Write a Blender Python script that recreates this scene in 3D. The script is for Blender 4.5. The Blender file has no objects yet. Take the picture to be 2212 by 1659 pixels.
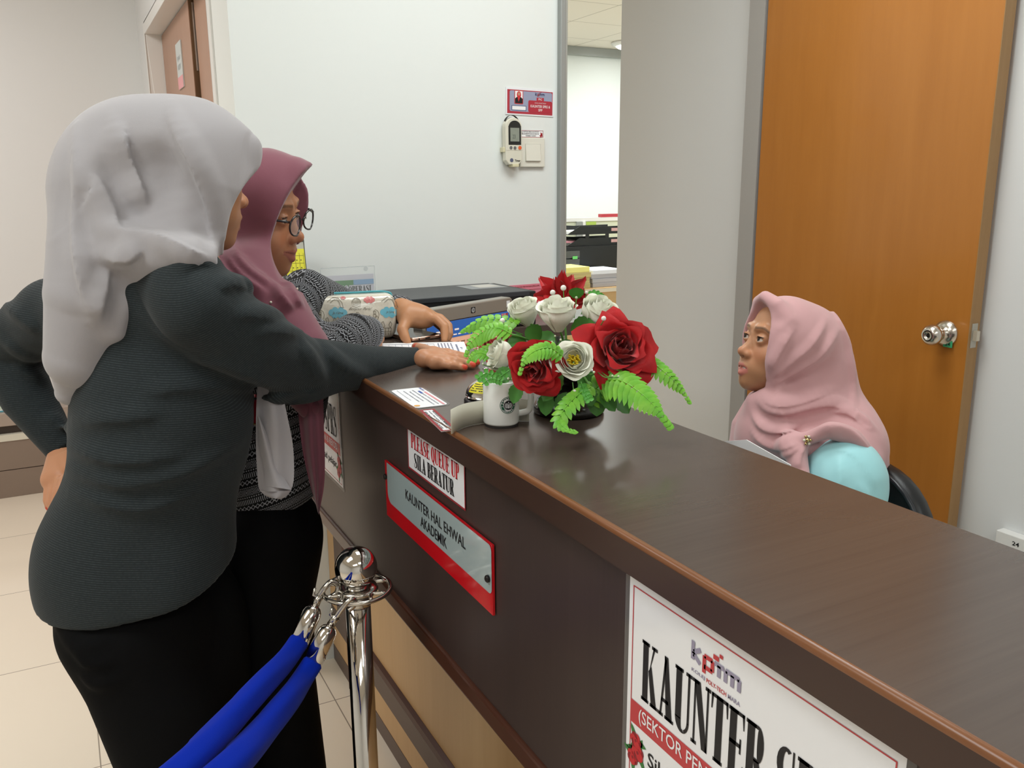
import bpy, bmesh, math, random
import numpy as np
from mathutils import Vector, Matrix
random.seed(7); np.random.seed(7)
SC = bpy.context.scene
COL = SC.collection

# ---------------------------------------------------------------- camera
PW, PH, FPX = 2212.0, 1659.0, 1850.0
YAW, PITCH, ROLL = 0.48247528, 0.22249782, -0.00743933
EYE = np.array([0.0, 0.0, 1.4])
_fw = np.array([math.sin(YAW)*math.cos(PITCH), math.cos(YAW)*math.cos(PITCH), -math.sin(PITCH)])
_r0 = np.array([math.cos(YAW), -math.sin(YAW), 0.0]); _u0 = np.cross(_r0, _fw)
CR = math.cos(ROLL)*_r0 + math.sin(ROLL)*_u0
CU = -math.sin(ROLL)*_r0 + math.cos(ROLL)*_u0
CF = _fw
cam_d = bpy.data.cameras.new('camera'); cam = bpy.data.objects.new('camera', cam_d); COL.objects.link(cam)
cam_d.sensor_width = 36.0; cam_d.lens = FPX*36.0/PW; cam_d.clip_start = 0.02
cam.matrix_world = Matrix(((CR[0], CU[0], -CF[0], EYE[0]), (CR[1], CU[1], -CF[1], EYE[1]), (CR[2], CU[2], -CF[2], EYE[2]), (0, 0, 0, 1)))
SC.camera = cam

# ---------------------------------------------------------------- exposure, world
SC.view_settings.view_transform = 'Standard'; SC.view_settings.look = 'None'
SC.view_settings.exposure = 0.0; SC.view_settings.gamma = 1.0; SC.view_settings.use_curve_mapping = False
SC.cycles.use_denoising = True
SC.cycles.max_bounces = 10; SC.cycles.diffuse_bounces = 5; SC.cycles.caustics_reflective = False; SC.cycles.caustics_refractive = False
world = bpy.data.worlds.new('world'); SC.world = world; world.use_nodes = True
world.node_tree.nodes['Background'].inputs[0].default_value = (0.9, 0.95, 1, 1); world.node_tree.nodes['Background'].inputs[1].default_value = 0.3

# ---------------------------------------------------------------- ceiling lamps of the hall, the counter and the back office
def lamp(name, loc, sx, sy, power, col=(1, 0.97, 0.93)):
    d = bpy.data.lights.new(name, 'AREA'); d.shape = 'RECTANGLE'; d.size = sx; d.size_y = sy; d.energy = power; d.color = col
    o = bpy.data.objects.new(name, d); o.location = loc; COL.objects.link(o); return o
WARM = (1, 0.975, 0.945); NEUT = (0.94, 1.0, 0.99)
lamp('hall_lamp', (-0.9, 0.9, 2.58), 1.2, 0.6, 23, NEUT)
lamp('hall_lamp', (-0.9, 3.3, 2.58), 1.2, 0.6, 27, WARM)
lamp('hall_lamp', (-0.6, -1.2, 2.58), 1.2, 0.6, 13, WARM)
lamp('counter_lamp', (1.15, 1.45, 2.58), 1.2, 0.6, 20, NEUT)
lamp('counter_lamp', (1.0, -0.9, 2.58), 1.2, 0.6, 16, NEUT)
lamp('office_lamp', (2.6, 5.0, 2.55), 1.2, 1.2, 44, NEUT)
lamp('office_lamp', (4.6, 5.2, 2.55), 1.2, 1.2, 44, NEUT)

# ---------------------------------------------------------------- helpers: points from the photograph's calibration
def ray(x, y): return ((x-PW/2)/FPX)*CR - ((y-PH/2)/FPX)*CU + CF
def atZ(x, y, z): v = ray(x, y); return EYE + v*((z-EYE[2])/v[2])
def atX(x, y, X): v = ray(x, y); return EYE + v*(X/v[0])
def atY(x, y, Y): v = ray(x, y); return EYE + v*(Y/v[1])
def atD(x, y, d): return EYE + ray(x, y)*d
def depth(p): return float((np.asarray(p)-EYE) @ CF)
def pix(p):
    q = np.asarray(p)-EYE; d = q@CF
    return PW/2+FPX*(q@CR)/d, PH/2-FPX*(q@CU)/d

def lin(c):
    if isinstance(c, str):
        c = [int(c[i:i+2], 16)/255 for i in (0, 2, 4)]
    return tuple((x/12.92 if x <= 0.04045 else ((x+0.055)/1.055)**2.4) for x in c[:3])

# ---------------------------------------------------------------- materials
_mats = {}
def nodes(m): return m.node_tree.nodes, m.node_tree.links
def mat(name, col='808080', rough=0.5, metal=0.0, spec=0.5, noise=None, bump=None, sheen=0.0, coat=0.0, trans=0.0, alpha=1.0, emit=0.0, sss=0.0, ior=1.45, two=None):
    """noise=(scale xyz, amount): colour variation; bump=(scale xyz, strength)"""
    if name in _mats: return _mats[name]
    m = bpy.data.materials.new(name); m.use_nodes = True; N, L = nodes(m); b = N['Principled BSDF']
    c = lin(col); b.inputs['Base Color'].default_value = (*c, 1); b.inputs['Roughness'].default_value = rough
    b.inputs['Metallic'].default_value = metal; b.inputs['Specular IOR Level'].default_value = spec; b.inputs['IOR'].default_value = ior
    b.inputs['Sheen Weight'].default_value = sheen; b.inputs['Coat Weight'].default_value = coat; b.inputs['Coat Roughness'].default_value = 0.08
    b.inputs['Transmission Weight'].default_value = trans; b.inputs['Alpha'].default_value = alpha
    if sss: b.inputs['Subsurface Weight'].default_value = sss; b.inputs['Subsurface Radius'].default_value = (0.012, 0.005, 0.003); b.inputs['Subsurface Scale'].default_value = 0.6
    if emit: b.inputs['Emission Color'].default_value = (*c, 1); b.inputs['Emission Strength'].default_value = emit
    if noise or bump:
        tc = N.new('ShaderNodeTexCoord')
        def tex(sc, det=6):
            mp = N.new('ShaderNodeMapping'); mp.inputs['Scale'].default_value = sc if hasattr(sc, '__len__') else (sc, sc, sc)
            t = N.new('ShaderNodeTexNoise'); t.inputs['Scale'].default_value = 1; t.inputs['Detail'].default_value = det
            L.new(tc.outputs['Object'], mp.inputs[0]); L.new(mp.outputs[0], t.inputs[0]); return t
        if noise:
            t = tex(noise[0]); mx = N.new('ShaderNodeMix'); mx.data_type = 'RGBA'
            mr = N.new('ShaderNodeMapRange'); mr.inputs[1].default_value = 0.3; mr.inputs[2].default_value = 0.7
            L.new(t.outputs[0], mr.inputs[0]); L.new(mr.outputs[0], mx.inputs[0])
            a = noise[1]; c2 = lin(two) if two else tuple(x*(1-a) for x in c)
            mx.inputs[6].default_value = (*c, 1); mx.inputs[7].default_value = (*c2, 1); L.new(mx.outputs[2], b.inputs['Base Color'])
        if bump:
            t = tex(bump[0]); bp = N.new('ShaderNodeBump'); bp.inputs['Strength'].default_value = bump[1]; bp.inputs['Distance'].default_value = 0.004
            L.new(t.outputs[0], bp.inputs['Height']); L.new(bp.outputs[0], b.inputs['Normal'])
    _mats[name] = m; return m
def wood(name, c1, c2, sc, rough=0.35, streak=0.5, spec=0.5, contrast=0.22, coat=0.0):
    if name in _mats: return _mats[name]
    m = mat(name, c1, rough, spec=spec, coat=coat); N, L = nodes(m); b = N['Principled BSDF']
    tc = N.new('ShaderNodeTexCoord'); mp = N.new('ShaderNodeMapping'); mp.inputs['Scale'].default_value = sc
    t = N.new('ShaderNodeTexNoise'); t.inputs['Scale'].default_value = 1; t.inputs['Detail'].default_value = 8; t.inputs['Roughness'].default_value = 0.65
    L.new(tc.outputs['Object'], mp.inputs[0]); L.new(mp.outputs[0], t.inputs[0])
    mp2 = N.new('ShaderNodeMapping'); mp2.inputs['Scale'].default_value = tuple(s*streak*0.17 for s in sc)
    t2 = N.new('ShaderNodeTexNoise'); t2.inputs['Scale'].default_value = 1; t2.inputs['Detail'].default_value = 4
    L.new(tc.outputs['Object'], mp2.inputs[0]); L.new(mp2.outputs[0], t2.inputs[0])
    ad = N.new('ShaderNodeMath'); ad.operation = 'MULTIPLY_ADD'; ad.inputs[1].default_value = 0.55; L.new(t2.outputs[0], ad.inputs[0])
    mu = N.new('ShaderNodeMath'); mu.operation = 'MULTIPLY'; mu.inputs[1].default_value = 0.45; L.new(t.outputs[0], mu.inputs[0]); L.new(mu.outputs[0], ad.inputs[2])
    mr = N.new('ShaderNodeMapRange'); mr.inputs[1].default_value = 0.5-contrast; mr.inputs[2].default_value = 0.5+contrast; L.new(ad.outputs[0], mr.inputs[0])
    mx = N.new('ShaderNodeMix'); mx.data_type = 'RGBA'; mx.inputs[6].default_value = (*lin(c1), 1); mx.inputs[7].default_value = (*lin(c2), 1)
    L.new(mr.outputs[0], mx.inputs[0]); L.new(mx.outputs[2], b.inputs['Base Color']); return m

# ---------------------------------------------------------------- objects
def tag(o, label=None, cat=None, group=None, kind=None):
    if label: o['label'] = label
    if cat: o['category'] = cat
    if group: o['group'] = group
    if kind: o['kind'] = kind
    return o
def thing(name, label, cat, loc=(0, 0, 0), group=None, rz=0.0):
    o = bpy.data.objects.new(name, None); COL.objects.link(o); o.location = [float(x) for x in loc]; o.rotation_euler = (0, 0, rz)
    o.empty_display_size = 0.05
    return tag(o, label, cat, group)
def wmat(o):
    m = Matrix.Translation(o.location) @ o.rotation_euler.to_matrix().to_4x4()
    return wmat(o.parent) @ m if o.parent else m
class MB:
    """collects faces of one mesh; materials by index"""
    def __init__(s): s.v = []; s.f = []; s.m = []
    def add(s, v, f, m=0):
        k = len(s.v); s.v += [tuple(float(c) for c in p) for p in v]; s.f += [tuple(i+k for i in q) for q in f]; s.m += [m]*len(f); return s
    def box(s, lo, hi, m=0, M=None):
        x0, y0, z0 = lo; x1, y1, z1 = hi
        v = [(x0, y0, z0), (x1, y0, z0), (x1, y1, z0), (x0, y1, z0), (x0, y0, z1), (x1, y0, z1), (x1, y1, z1), (x0, y1, z1)]
        if M is not None: v = [tuple(M @ Vector(p)) for p in v]
        return s.add(v, [(0, 3, 2, 1), (4, 5, 6, 7), (0, 1, 5, 4), (1, 2, 6, 5), (2, 3, 7, 6), (3, 0, 4, 7)], m)
    def poly(s, pts, m=0): return s.add(pts, [tuple(range(len(pts)))], m)
    def tube(s, path, r, n=10, m=0, closed=False, cap=True):
        P = [np.array(p, float) for p in path]; k = len(P); R = r if hasattr(r, '__len__') else [r]*k
        T = []
        for i in range(k):
            a = P[(i-1) % k] if (closed or i > 0) else P[i]; b = P[(i+1) % k] if (closed or i < k-1) else P[i]
            t = b-a; T.append(t/(np.linalg.norm(t)+1e-12))
        ref = np.array([0, 0, 1.0]) if abs(T[0][2]) < 0.9 else np.array([1.0, 0, 0])
        u = np.cross(T[0], ref); u /= np.linalg.norm(u); v = []; f = []
        for i in range(k):
            u = u - T[i]*(u@T[i]); u /= np.linalg.norm(u)+1e-12; w = np.cross(T[i], u)
            for j in range(n):
                a = 2*math.pi*j/n; v.append(P[i]+R[i]*(math.cos(a)*u+math.sin(a)*w))
        for i in range(k if closed else k-1):
            for j in range(n):
                a, b = i*n+j, i*n+(j+1) % n; c, d = ((i+1) % k)*n+(j+1) % n, ((i+1) % k)*n+j
                f.append((a, b, c, d))
        if cap and not closed: f.append(tuple(range(n-1, -1, -1))); f.append(tuple((k-1)*n+j for j in range(n)))
        return s.add(v, f, m)
    def lathe(s, prof, n=32, o=(0, 0, 0), axis=(0, 0, 1), m=0, cap=True):
        ax = np.array(axis, float); ax /= np.linalg.norm(ax); ref = np.array([1.0, 0, 0]) if abs(ax[0]) < 0.9 else np.array([0, 1.0, 0])
        u = np.cross(ax, ref); u /= np.linalg.norm(u); w = np.cross(ax, u); o = np.array(o, float); v = []; f = []; k = len(prof)
        for (r, z) in prof:
            for j in range(n):
                a = 2*math.pi*j/n; v.append(o+ax*z+r*(math.cos(a)*u+math.sin(a)*w))
        for i in range(k-1):
            for j in range(n): f.append((i*n+j, i*n+(j+1) % n, (i+1)*n+(j+1) % n, (i+1)*n+j))
        if cap: f.append(tuple(range(n-1, -1, -1))); f.append(tuple((k-1)*n+j for j in range(n)))
        return s.add(v, f, m)
    def ball(s, c, r, n=16, k=10, m=0, sc=(1, 1, 1)):
        v = []; f = []; c = np.array(c, float)
        for i in range(k+1):
            t = math.pi*i/k
            for j in range(n):
                a = 2*math.pi*j/n; v.append(c+r*np.array([math.sin(t)*math.cos(a)*sc[0], math.sin(t)*math.sin(a)*sc[1], math.cos(t)*sc[2]]))
        for i in range(k):
            for j in range(n): f.append((i*n+j, (i+1)*n+j, (i+1)*n+(j+1) % n, i*n+(j+1) % n))
        return s.add(v, f, m)
    def grid(s, fn, nu, nv, m=0, wrap=False):
        v = [fn(i/(nu if wrap else nu-1), j/(nv-1)) for j in range(nv) for i in range(nu)]; f = []
        for j in range(nv-1):
            for i in range(nu if wrap else nu-1):
                a = j*nu+i; b = j*nu+(i+1) % nu; f.append((a, b, b+nu, a+nu))
        return s.add(v, f, m)
    def build(s, name, mats, parent=None, smooth=False, bevel=0.0, seg=2, world=True, clean=False, solid=0.0, sub=0):
        me = bpy.data.meshes.new(name); V = s.v
        if parent is not None and world:
            Mi = wmat(parent).inverted(); V = [tuple(Mi @ Vector(p)) for p in V]
        me.from_pydata(V, [], s.f); mats = mats if isinstance(mats, (list, tuple)) else [mats]
        for q in mats: me.materials.append(q)
        if len(mats) > 1: me.polygons.foreach_set('material_index', s.m)
        if clean or bevel:
            bm = bmesh.new(); bm.from_mesh(me); bmesh.ops.remove_doubles(bm, verts=bm.verts, dist=1e-6); bmesh.ops.dissolve_degenerate(bm, edges=bm.edges, dist=1e-7); bmesh.ops.recalc_face_normals(bm, faces=bm.faces)
            bm.to_mesh(me); bm.free()
        o = bpy.data.objects.new(name, me); COL.objects.link(o)
        if parent is not None: o.parent = parent
        if smooth: me.polygons.foreach_set('use_smooth', [True]*len(me.polygons))
        if solid: md = o.modifiers.new('solid', 'SOLIDIFY'); md.thickness = solid; md.offset = 0
        if bevel: md = o.modifiers.new('bevel', 'BEVEL'); md.width = bevel; md.segments = seg; md.limit_method = 'ANGLE'; md.angle_limit = 0.7
        if sub: md = o.modifiers.new('sub', 'SUBSURF'); md.levels = sub; md.render_levels = sub
        return o
def structure(o): o['kind'] = 'structure'; return o
def catmull(P, n=8, closed=False):
    P = [np.array(p, float) for p in P]; out = []; k = len(P)
    for i in range(k if closed else k-1):
        p0 = P[(i-1) % k] if closed else P[max(i-1, 0)]; p1 = P[i]; p2 = P[(i+1) % k]; p3 = P[(i+2) % k] if closed else P[min(i+2, k-1)]
        for j in range(n):
            t = j/n; out.append(0.5*((2*p1)+(-p0+p2)*t+(2*p0-5*p1+4*p2-p3)*t*t+(-p0+3*p1-3*p2+p3)*t**3))
    if not closed: out.append(P[-1])
    return out

# ---------------------------------------------------------------- lettering
_tc = {}
def text2d(s, bold=0.0, res=3):
    """outline of a string as flat mesh scaled to the unit box: verts (x,y), faces, aspect"""
    key = (s, bold, res)
    if key in _tc: return _tc[key]
    c = bpy.data.curves.new('t', 'FONT'); c.body = s; c.resolution_u = res; c.offset = bold
    o = bpy.data.objects.new('t', c); COL.objects.link(o); dg = bpy.context.evaluated_depsgraph_get(); me = bpy.data.meshes.new_from_object(o.evaluated_get(dg))
    V = np.array([v.co[:2] for v in me.vertices]); F = [tuple(p.vertices) for p in me.polygons]
    bpy.data.objects.remove(o); bpy.data.curves.remove(c); bpy.data.meshes.remove(me)
    lo, hi = V.min(0), V.max(0); asp = (hi[0]-lo[0])/(hi[1]-lo[1]); V = (V-lo)/(hi-lo)
    _tc[key] = (V, F, asp); return _tc[key]
def _arc(cx, cy, rx, ry, a0, a1, tx, ty, n=10):
    out = []
    for i in range(n):
        a, b = math.radians(a0+(a1-a0)*i/n), math.radians(a0+(a1-a0)*(i+1)/n)
        out.append([(cx+rx*math.cos(a), cy+ry*math.sin(a)), (cx+rx*math.cos(b), cy+ry*math.sin(b)), (cx+(rx-tx)*math.cos(b), cy+(ry-ty)*math.sin(b)), (cx+(rx-tx)*math.cos(a), cy+(ry-ty)*math.sin(a))])
    return out
def _bx(x0, y0, x1, y1): return [(x0, y0), (x1, y0), (x1, y1), (x0, y1)]
def slab(ch):
    """heavy condensed slab-serif capitals drawn as polygons in a box of height 1; returns polygons, advance"""
    T, h, s = 0.17, 0.055, 0.035
    def stem(x, t=T, top=True, bot=True):
        r = [_bx(x, 0, x+t, 1)]
        if top: r.append(_bx(x-s, 1-h, x+t+s, 1))
        if bot: r.append(_bx(x-s, 0, x+t+s, h))
        return r
    def bowl(x, y0, y1, w):
        m = (y0+y1)/2; r = [_bx(x, y1-h, x+w*0.4, y1), _bx(x, y0, x+w*0.4, y0+h)]
        return r+_arc(x+w*0.4, m, w*0.6, (y1-y0)/2, -90, 90, T*0.9, h)
    if ch == ' ': return [], 0.22
    if ch == 'I': return stem(s), T+2*s+0.03
    if ch == 'L': return stem(s)+[_bx(s, 0, 0.4, h), [(0.34, 0), (0.4, 0), (0.4, 0.26), (0.37, 0.26)]], 0.42
    if ch == 'E': return stem(s)+[_bx(s, 0, 0.4, h), _bx(s, 1-h, 0.39, 1), _bx(s, 0.48, 0.32, 0.54), [(0.34, 0), (0.4, 0), (0.4, 0.25), (0.38, 0.25)], [(0.33, 1), (0.39, 1), (0.39, 0.77), (0.37, 0.77)], _bx(0.29, 0.4, 0.33, 0.62)], 0.43
    if ch == 'T': return stem(0.13, top=False)+[_bx(0, 1-h, 0.43, 1), [(0, 1), (0.06, 1), (0.025, 0.76), (0, 0.76)], [(0.37, 1), (0.43, 1), (0.43, 0.76), (0.405, 0.76)]], 0.45
    if ch == 'P': return stem(s)+bowl(s+T, 0.44, 1, 0.22), 0.45
    if ch == 'B': return stem(s)+bowl(s+T, 0.5, 1, 0.21)+bowl(s+T, 0, 0.53, 0.23), 0.46
    if ch == 'R': return stem(s)+bowl(s+T, 0.47, 1, 0.22)+[[(0.2, 0.5), (0.33, 0.5), (0.46, 0.04), (0.3, 0.04)], _bx(0.29, 0, 0.5, h)], 0.5
    if ch == 'A': return [[(0.06, 0), (0.11, 0), (0.25, 0.94), (0.19, 1)], [(0.26, 0), (0.45, 0), (0.28, 1), (0.17, 1)], _bx(0.1, 0.25, 0.33, 0.31), _bx(0, 0, 0.17, h), _bx(0.22, 0, 0.49, h)], 0.5
    if ch == 'U': return [_bx(s, 0.2, s+T, 1), _bx(0.38, 0.2, 0.44, 1), _bx(0, 1-h, T+2*s, 1), _bx(0.32, 1-h, 0.5, 1)]+_arc(0.2375, 0.22, 0.2025, 0.22, 180, 290, T, h)+_arc(0.2375, 0.22, 0.2025, 0.22, 290, 360, 0.06, h), 0.51
    if ch in 'OQ': return _arc(0.23, 0.5, 0.23, 0.5, 0, 360, T*0.93, h, 28)+([[(0.2, 0.14), (0.3, 0.14), (0.46, -0.14), (0.3, -0.1)]] if ch == 'Q' else []), 0.48
    if ch == 'S':
        r = _arc(0.2, 0.75, 0.2, 0.25, 60, 250, T*0.8, h)+_arc(0.2, 0.25, 0.2, 0.25, -120, 70, T*0.8, h)
        return r+[[(0.04, 0.62), (0.22, 0.68), (0.37, 0.38), (0.18, 0.32)], _bx(0.33, 0.7, 0.37, 1), _bx(0.02, 0, 0.06, 0.3)], 0.43
    if ch == 'N': return [_bx(0.05, 0, 0.1, 1), _bx(0.4, 0, 0.45, 1), [(0.05, 1), (0.21, 1), (0.45, 0), (0.3, 0)], _bx(0, 0, 0.15, h), _bx(0, 1-h, 0.18, 1), _bx(0.35, 1-h, 0.5, 1)], 0.52
    if ch == 'K': return stem(s)+[[(0.2, 0.4), (0.24, 0.52), (0.43, 1), (0.37, 1)], [(0.22, 0.55), (0.31, 0.66), (0.5, 0), (0.33, 0)], _bx(0.31, 1-h, 0.49, 1), _bx(0.29, 0, 0.53, h)], 0.54
    if ch == 'W': return [[(0.05, 1), (0.21, 1), (0.27, 0), (0.2, 0)], [(0.24, 0), (0.28, 0), (0.35, 1), (0.31, 1)], [(0.28, 1), (0.44, 1), (0.5, 0), (0.43, 0)], [(0.47, 0), (0.51, 0), (0.62, 1), (0.57, 1)], _bx(0, 1-h, 0.25, 1), _bx(0.52, 1-h, 0.67, 1)], 0.69
    return [_bx(0.05, 0.4, 0.35, 0.5)], 0.4
class Flat:
    """a rectangle in the world on which flat print is laid; (u,v) in metres from its lower left corner"""
    def __init__(s, o, ex, ey): s.o = np.array(o, float); s.ex = np.array(ex, float); s.ey = np.array(ey, float); s.ex /= np.linalg.norm(s.ex); s.ey /= np.linalg.norm(s.ey); s.n = np.cross(s.ex, s.ey)
    def p(s, u, v, h=0.0): return s.o+s.ex*u+s.ey*v+s.n*h
    def rect(s, mb, u0, v0, u1, v1, h=0.0, m=0): mb.poly([s.p(u0, v0, h), s.p(u1, v0, h), s.p(u1, v1, h), s.p(u0, v1, h)], m)
    def rrect(s, mb, u0, v0, u1, v1, r, h=0.0, m=0, n=5):
        q = []
        for (cx, cy, a0) in ((u1-r, v1-r, 0), (u0+r, v1-r, 90), (u0+r, v0+r, 180), (u1-r, v0+r, 270)):
            for i in range(n+1): a = math.radians(a0+90*i/n); q.append(s.p(cx+r*math.cos(a), cy+r*math.sin(a), h))
        mb.poly(q, m)
    def slabbox(s, mb, u0, v0, u1, v1, h0, h1, m=0):
        v = [s.p(u0, v0, h0), s.p(u1, v0, h0), s.p(u1, v1, h0), s.p(u0, v1, h0), s.p(u0, v0, h1), s.p(u1, v0, h1), s.p(u1, v1, h1), s.p(u0, v1, h1)]
        mb.add(v, [(0, 3, 2, 1), (4, 5, 6, 7), (0, 1, 5, 4), (1, 2, 6, 5), (2, 3, 7, 6), (3, 0, 4, 7)], m)
    def frame(s, mb, u0, v0, u1, v1, t, h=0.0, m=0):
        s.rect(mb, u0, v0, u1, v0+t, h, m); s.rect(mb, u0, v1-t, u1, v1, h, m); s.rect(mb, u0, v0+t, u0+t, v1-t, h, m); s.rect(mb, u1-t, v0+t, u1, v1-t, h, m)
    def text(s, mb, t, u0, v0, u1, v1, h=0.0, m=0, bold=0.0, fit=True, slant=0.0):
        V, F, a = text2d(t, bold)
        if not fit:
            w = (v1-v0)*a
            if w < (u1-u0): c = (u0+u1)/2; u0, u1 = c-w/2, c+w/2
        mb.add([s.p(u0+(u1-u0)*(x+slant*y), v0+(v1-v0)*y, h) for x, y in V], F, m)
    def slabtext(s, mb, t, u0, v0, u1, v1, h=0.0, m=0):
        x = 0.0; polys = []
        for ch in t:
            P, adv = slab(ch); polys += [[(px+x, py) for px, py in q] for q in P]; x += adv
        w = x
        for q in polys: mb.poly([s.p(u0+(u1-u0)*px/w, v0+(v1-v0)*py, h) for px, py in q], m)
    def disc(s, mb, u, v, r, h=0.0, m=0, n=20, ry=None, a0=0, a1=360):
        mb.poly([s.p(u+r*math.cos(math.radians(a0+(a1-a0)*i/n)), v+(ry or r)*math.sin(math.radians(a0+(a1-a0)*i/n)), h) for i in range(n)], m)
    def line(s, mb, pts, w, h=0.0, m=0):
        for (a, b) in zip(pts[:-1], pts[1:]):
            a = np.array(a); b = np.array(b); d = b-a; L = np.linalg.norm(d)
            if L < 1e-9: continue
            n = np.array([-d[1], d[0]])/L*w/2
            mb.poly([s.p(*(a+n), h), s.p(*(a-n), h), s.p(*(b-n), h), s.p(*(b+n), h)], m)
# ================================================================ the setting
M_wall = mat('wall_paint', 'E8ECEA', 0.55, spec=0.3, bump=(60, 0.05))
M_wallw = mat('wall_paint_warm', 'E2E3E3', 0.6, spec=0.3, bump=(60, 0.04))
M_white = mat('white_gloss_paint', 'E6E5E2', 0.35)
M_grey = mat('aluminium_grey', '9DA09E', 0.4, metal=0.25)
M_dark = mat('dark_gap', '1A1614', 0.8)
def tilemat(name, c, grout, sx, off, rough, mort):
    m = mat(name, c, rough); N, L = nodes(m); b = N['Principled BSDF']
    tc = N.new('ShaderNodeTexCoord'); mp = N.new('ShaderNodeMapping'); mp.inputs['Location'].default_value = off
    br = N.new('ShaderNodeTexBrick'); br.offset = 0; br.inputs['Scale'].default_value = 1; br.inputs['Brick Width'].default_value = sx; br.inputs['Row Height'].default_value = sx
    br.inputs['Mortar Size'].default_value = mort; br.inputs['Mortar Smooth'].default_value = 0.1
    c1 = lin(c); br.inputs['Color1'].default_value = (*c1, 1); br.inputs['Color2'].default_value = (*[x*0.97 for x in c1], 1); br.inputs['Mortar'].default_value = (*lin(grout), 1)
    L.new(tc.outputs['Object'], mp.inputs[0]); L.new(mp.outputs[0], br.inputs[0]); L.new(br.outputs[0], b.inputs['Base Color']); return m
M_floor = tilemat('porcelain_tile', 'F0E4D2', '9A8E80', 0.6, (0.045, 0.25, 0), 0.13, 0.0016)
M_ceil = tilemat('ceiling_tile', 'E2DBD0', 'A8A094', 0.6, (0.1, 0.3, 0), 0.8, 0.004)
structure(MB().box((-3.1, -2.6, -0.06), (6.1, 6.8, 0)).build('floor', M_floor))
structure(MB().box((-3.1, -2.6, 2.6), (6.1, 6.8, 2.66)).build('ceiling', M_ceil))
structure(MB().box((0.443, 2.37, 0), (1.405, 2.47, 2.6)).box((0.443, 2.47, 0), (0.56, 2.62, 2.6)).build('wall_back', M_wall))
structure(MB().box((0.443, 2.62, 2.09), (0.56, 4.28, 2.6)).box((0.443, 4.28, 0), (0.56, 4.6, 2.6)).build('wall_hall_side', M_wallw))
structure(MB().box((-3.0, 4.6, 0), (0.56, 4.7, 2.6)).build('wall_far', M_wallw))
structure(MB().box((-3.1, -2.6, 0), (-3.0, 4.7, 2.6)).build('wall_left', M_wallw))
structure(MB().box((-3.0, -2.6, 0), (2.2, -2.5, 2.6)).build('wall_front', M_wallw))
structure(MB().box((2.10, -2.5, 0), (2.2, 3.04, 2.6)).build('wall_right', M_wallw))
structure(MB().box((0.56, 6.68, 0), (6.1, 6.78, 2.6)).box((6.0, 3.04, 0), (6.1, 6.68, 2.6)).box((2.2, 2.94, 0), (6.0, 3.04, 2.6)).box((0.46, 4.7, 0), (0.56, 6.68, 2.6)).build('wall_office', M_wall))
structure(MB().box((0.57, 6.63, 2.53), (5.99, 6.679, 2.599)).build('trim_3', M_grey))
# aluminium post at the end of the partition
structure(MB().box((1.405, 2.35, 0), (1.424, 2.49, 2.6)).box((1.4242, 2.36, 0), (1.436, 2.48, 2.6), 1).build('trim_1', [M_grey, mat('aluminium_light', 'B4B7B2', 0.4, metal=0.2)], bevel=0.003))
# grey jamb beside the wooden door
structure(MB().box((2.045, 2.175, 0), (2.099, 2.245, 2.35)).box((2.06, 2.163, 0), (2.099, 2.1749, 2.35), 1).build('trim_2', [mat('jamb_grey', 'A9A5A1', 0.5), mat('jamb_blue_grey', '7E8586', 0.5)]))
# white frame round the hall doors
fr = MB().box((0.437, 2.60, 0), (0.56, 2.645, 2.12)).box((0.437, 4.255, 0), (0.56, 4.30, 2.12)).box((0.437, 2.645, 2.075), (0.56, 4.255, 2.12))
structure(fr.build('trim_4', M_white, bevel=0.002))
# ---- hall double door
M_hd = wood('pinkish_door_laminate', 'B08A74', 'A47E68', (14, 14, 1.5), 0.4)
M_hde = mat('door_edge_brown', '7A5A3C', 0.5, noise=((30, 30, 4), 0.3))
M_steel = mat('brushed_steel', 'C8C4BE', 0.28, metal=1.0)
d1 = structure(MB().box((0.505, 3.43, 0.01), (0.545, 4.25, 2.07)).build('door_1', M_hd))
MB().box((0.507, 3.4255, 0.01), (0.544, 3.4299, 2.07)).build('door_edge', M_hde, d1)
MB().box((0.516, 3.421, 1.83), (0.536, 3.4254, 2.06)).build('flush_bolt', M_steel, d1)
structure(MB().box((0.522, 2.65, 0.01), (0.56, 3.405, 2.07)).box((0.5595, 2.645, 0), (0.575, 4.26, 2.08)).build('door_2', M_hd))
f = Flat(atX(389, 195, 0.5045), (0, -1, 0), (0, 0, 1))
def uv(self, x, y):
    v = ray(x, y); t = ((self.o-EYE)@self.n)/(v@self.n); p = EYE+v*t-self.o; return float(p@self.ex), float(p@self.ey)
Flat.uv = uv
M_paper = mat('white_paper', 'F2F2F4', 0.6); M_red = mat('print_red', 'C8303A', 0.5); M_black = mat('print_black', '17161A', 0.5); M_pink = mat('pink_print', 'E2A0A4', 0.5)
t = thing('door_notice', 'grey and pink plate on the upper part of the far hall door', 'sign', f.p(0, 0))
mb = MB(); f.slabbox(mb, 0, 0, 0.145, 0.17, 0.0, 0.004); mb.build('plate', mat('plate_grey', 'C9CFCE', 0.35), t)
mb = MB(); f.rect(mb, 0, 0, 0.145, 0.045, 0.0045); mb.build('pink_band', M_pink, t)
mb = MB(); f.text(mb, 'PEJABAT', 0.03, 0.1, 0.115, 0.12, 0.0045); f.text(mb, 'AKADEMIK', 0.03, 0.07, 0.115, 0.09, 0.0045); mb.build('lettering', mat('faint_grey_print', 'A9B0B2', 0.5), t)

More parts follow.
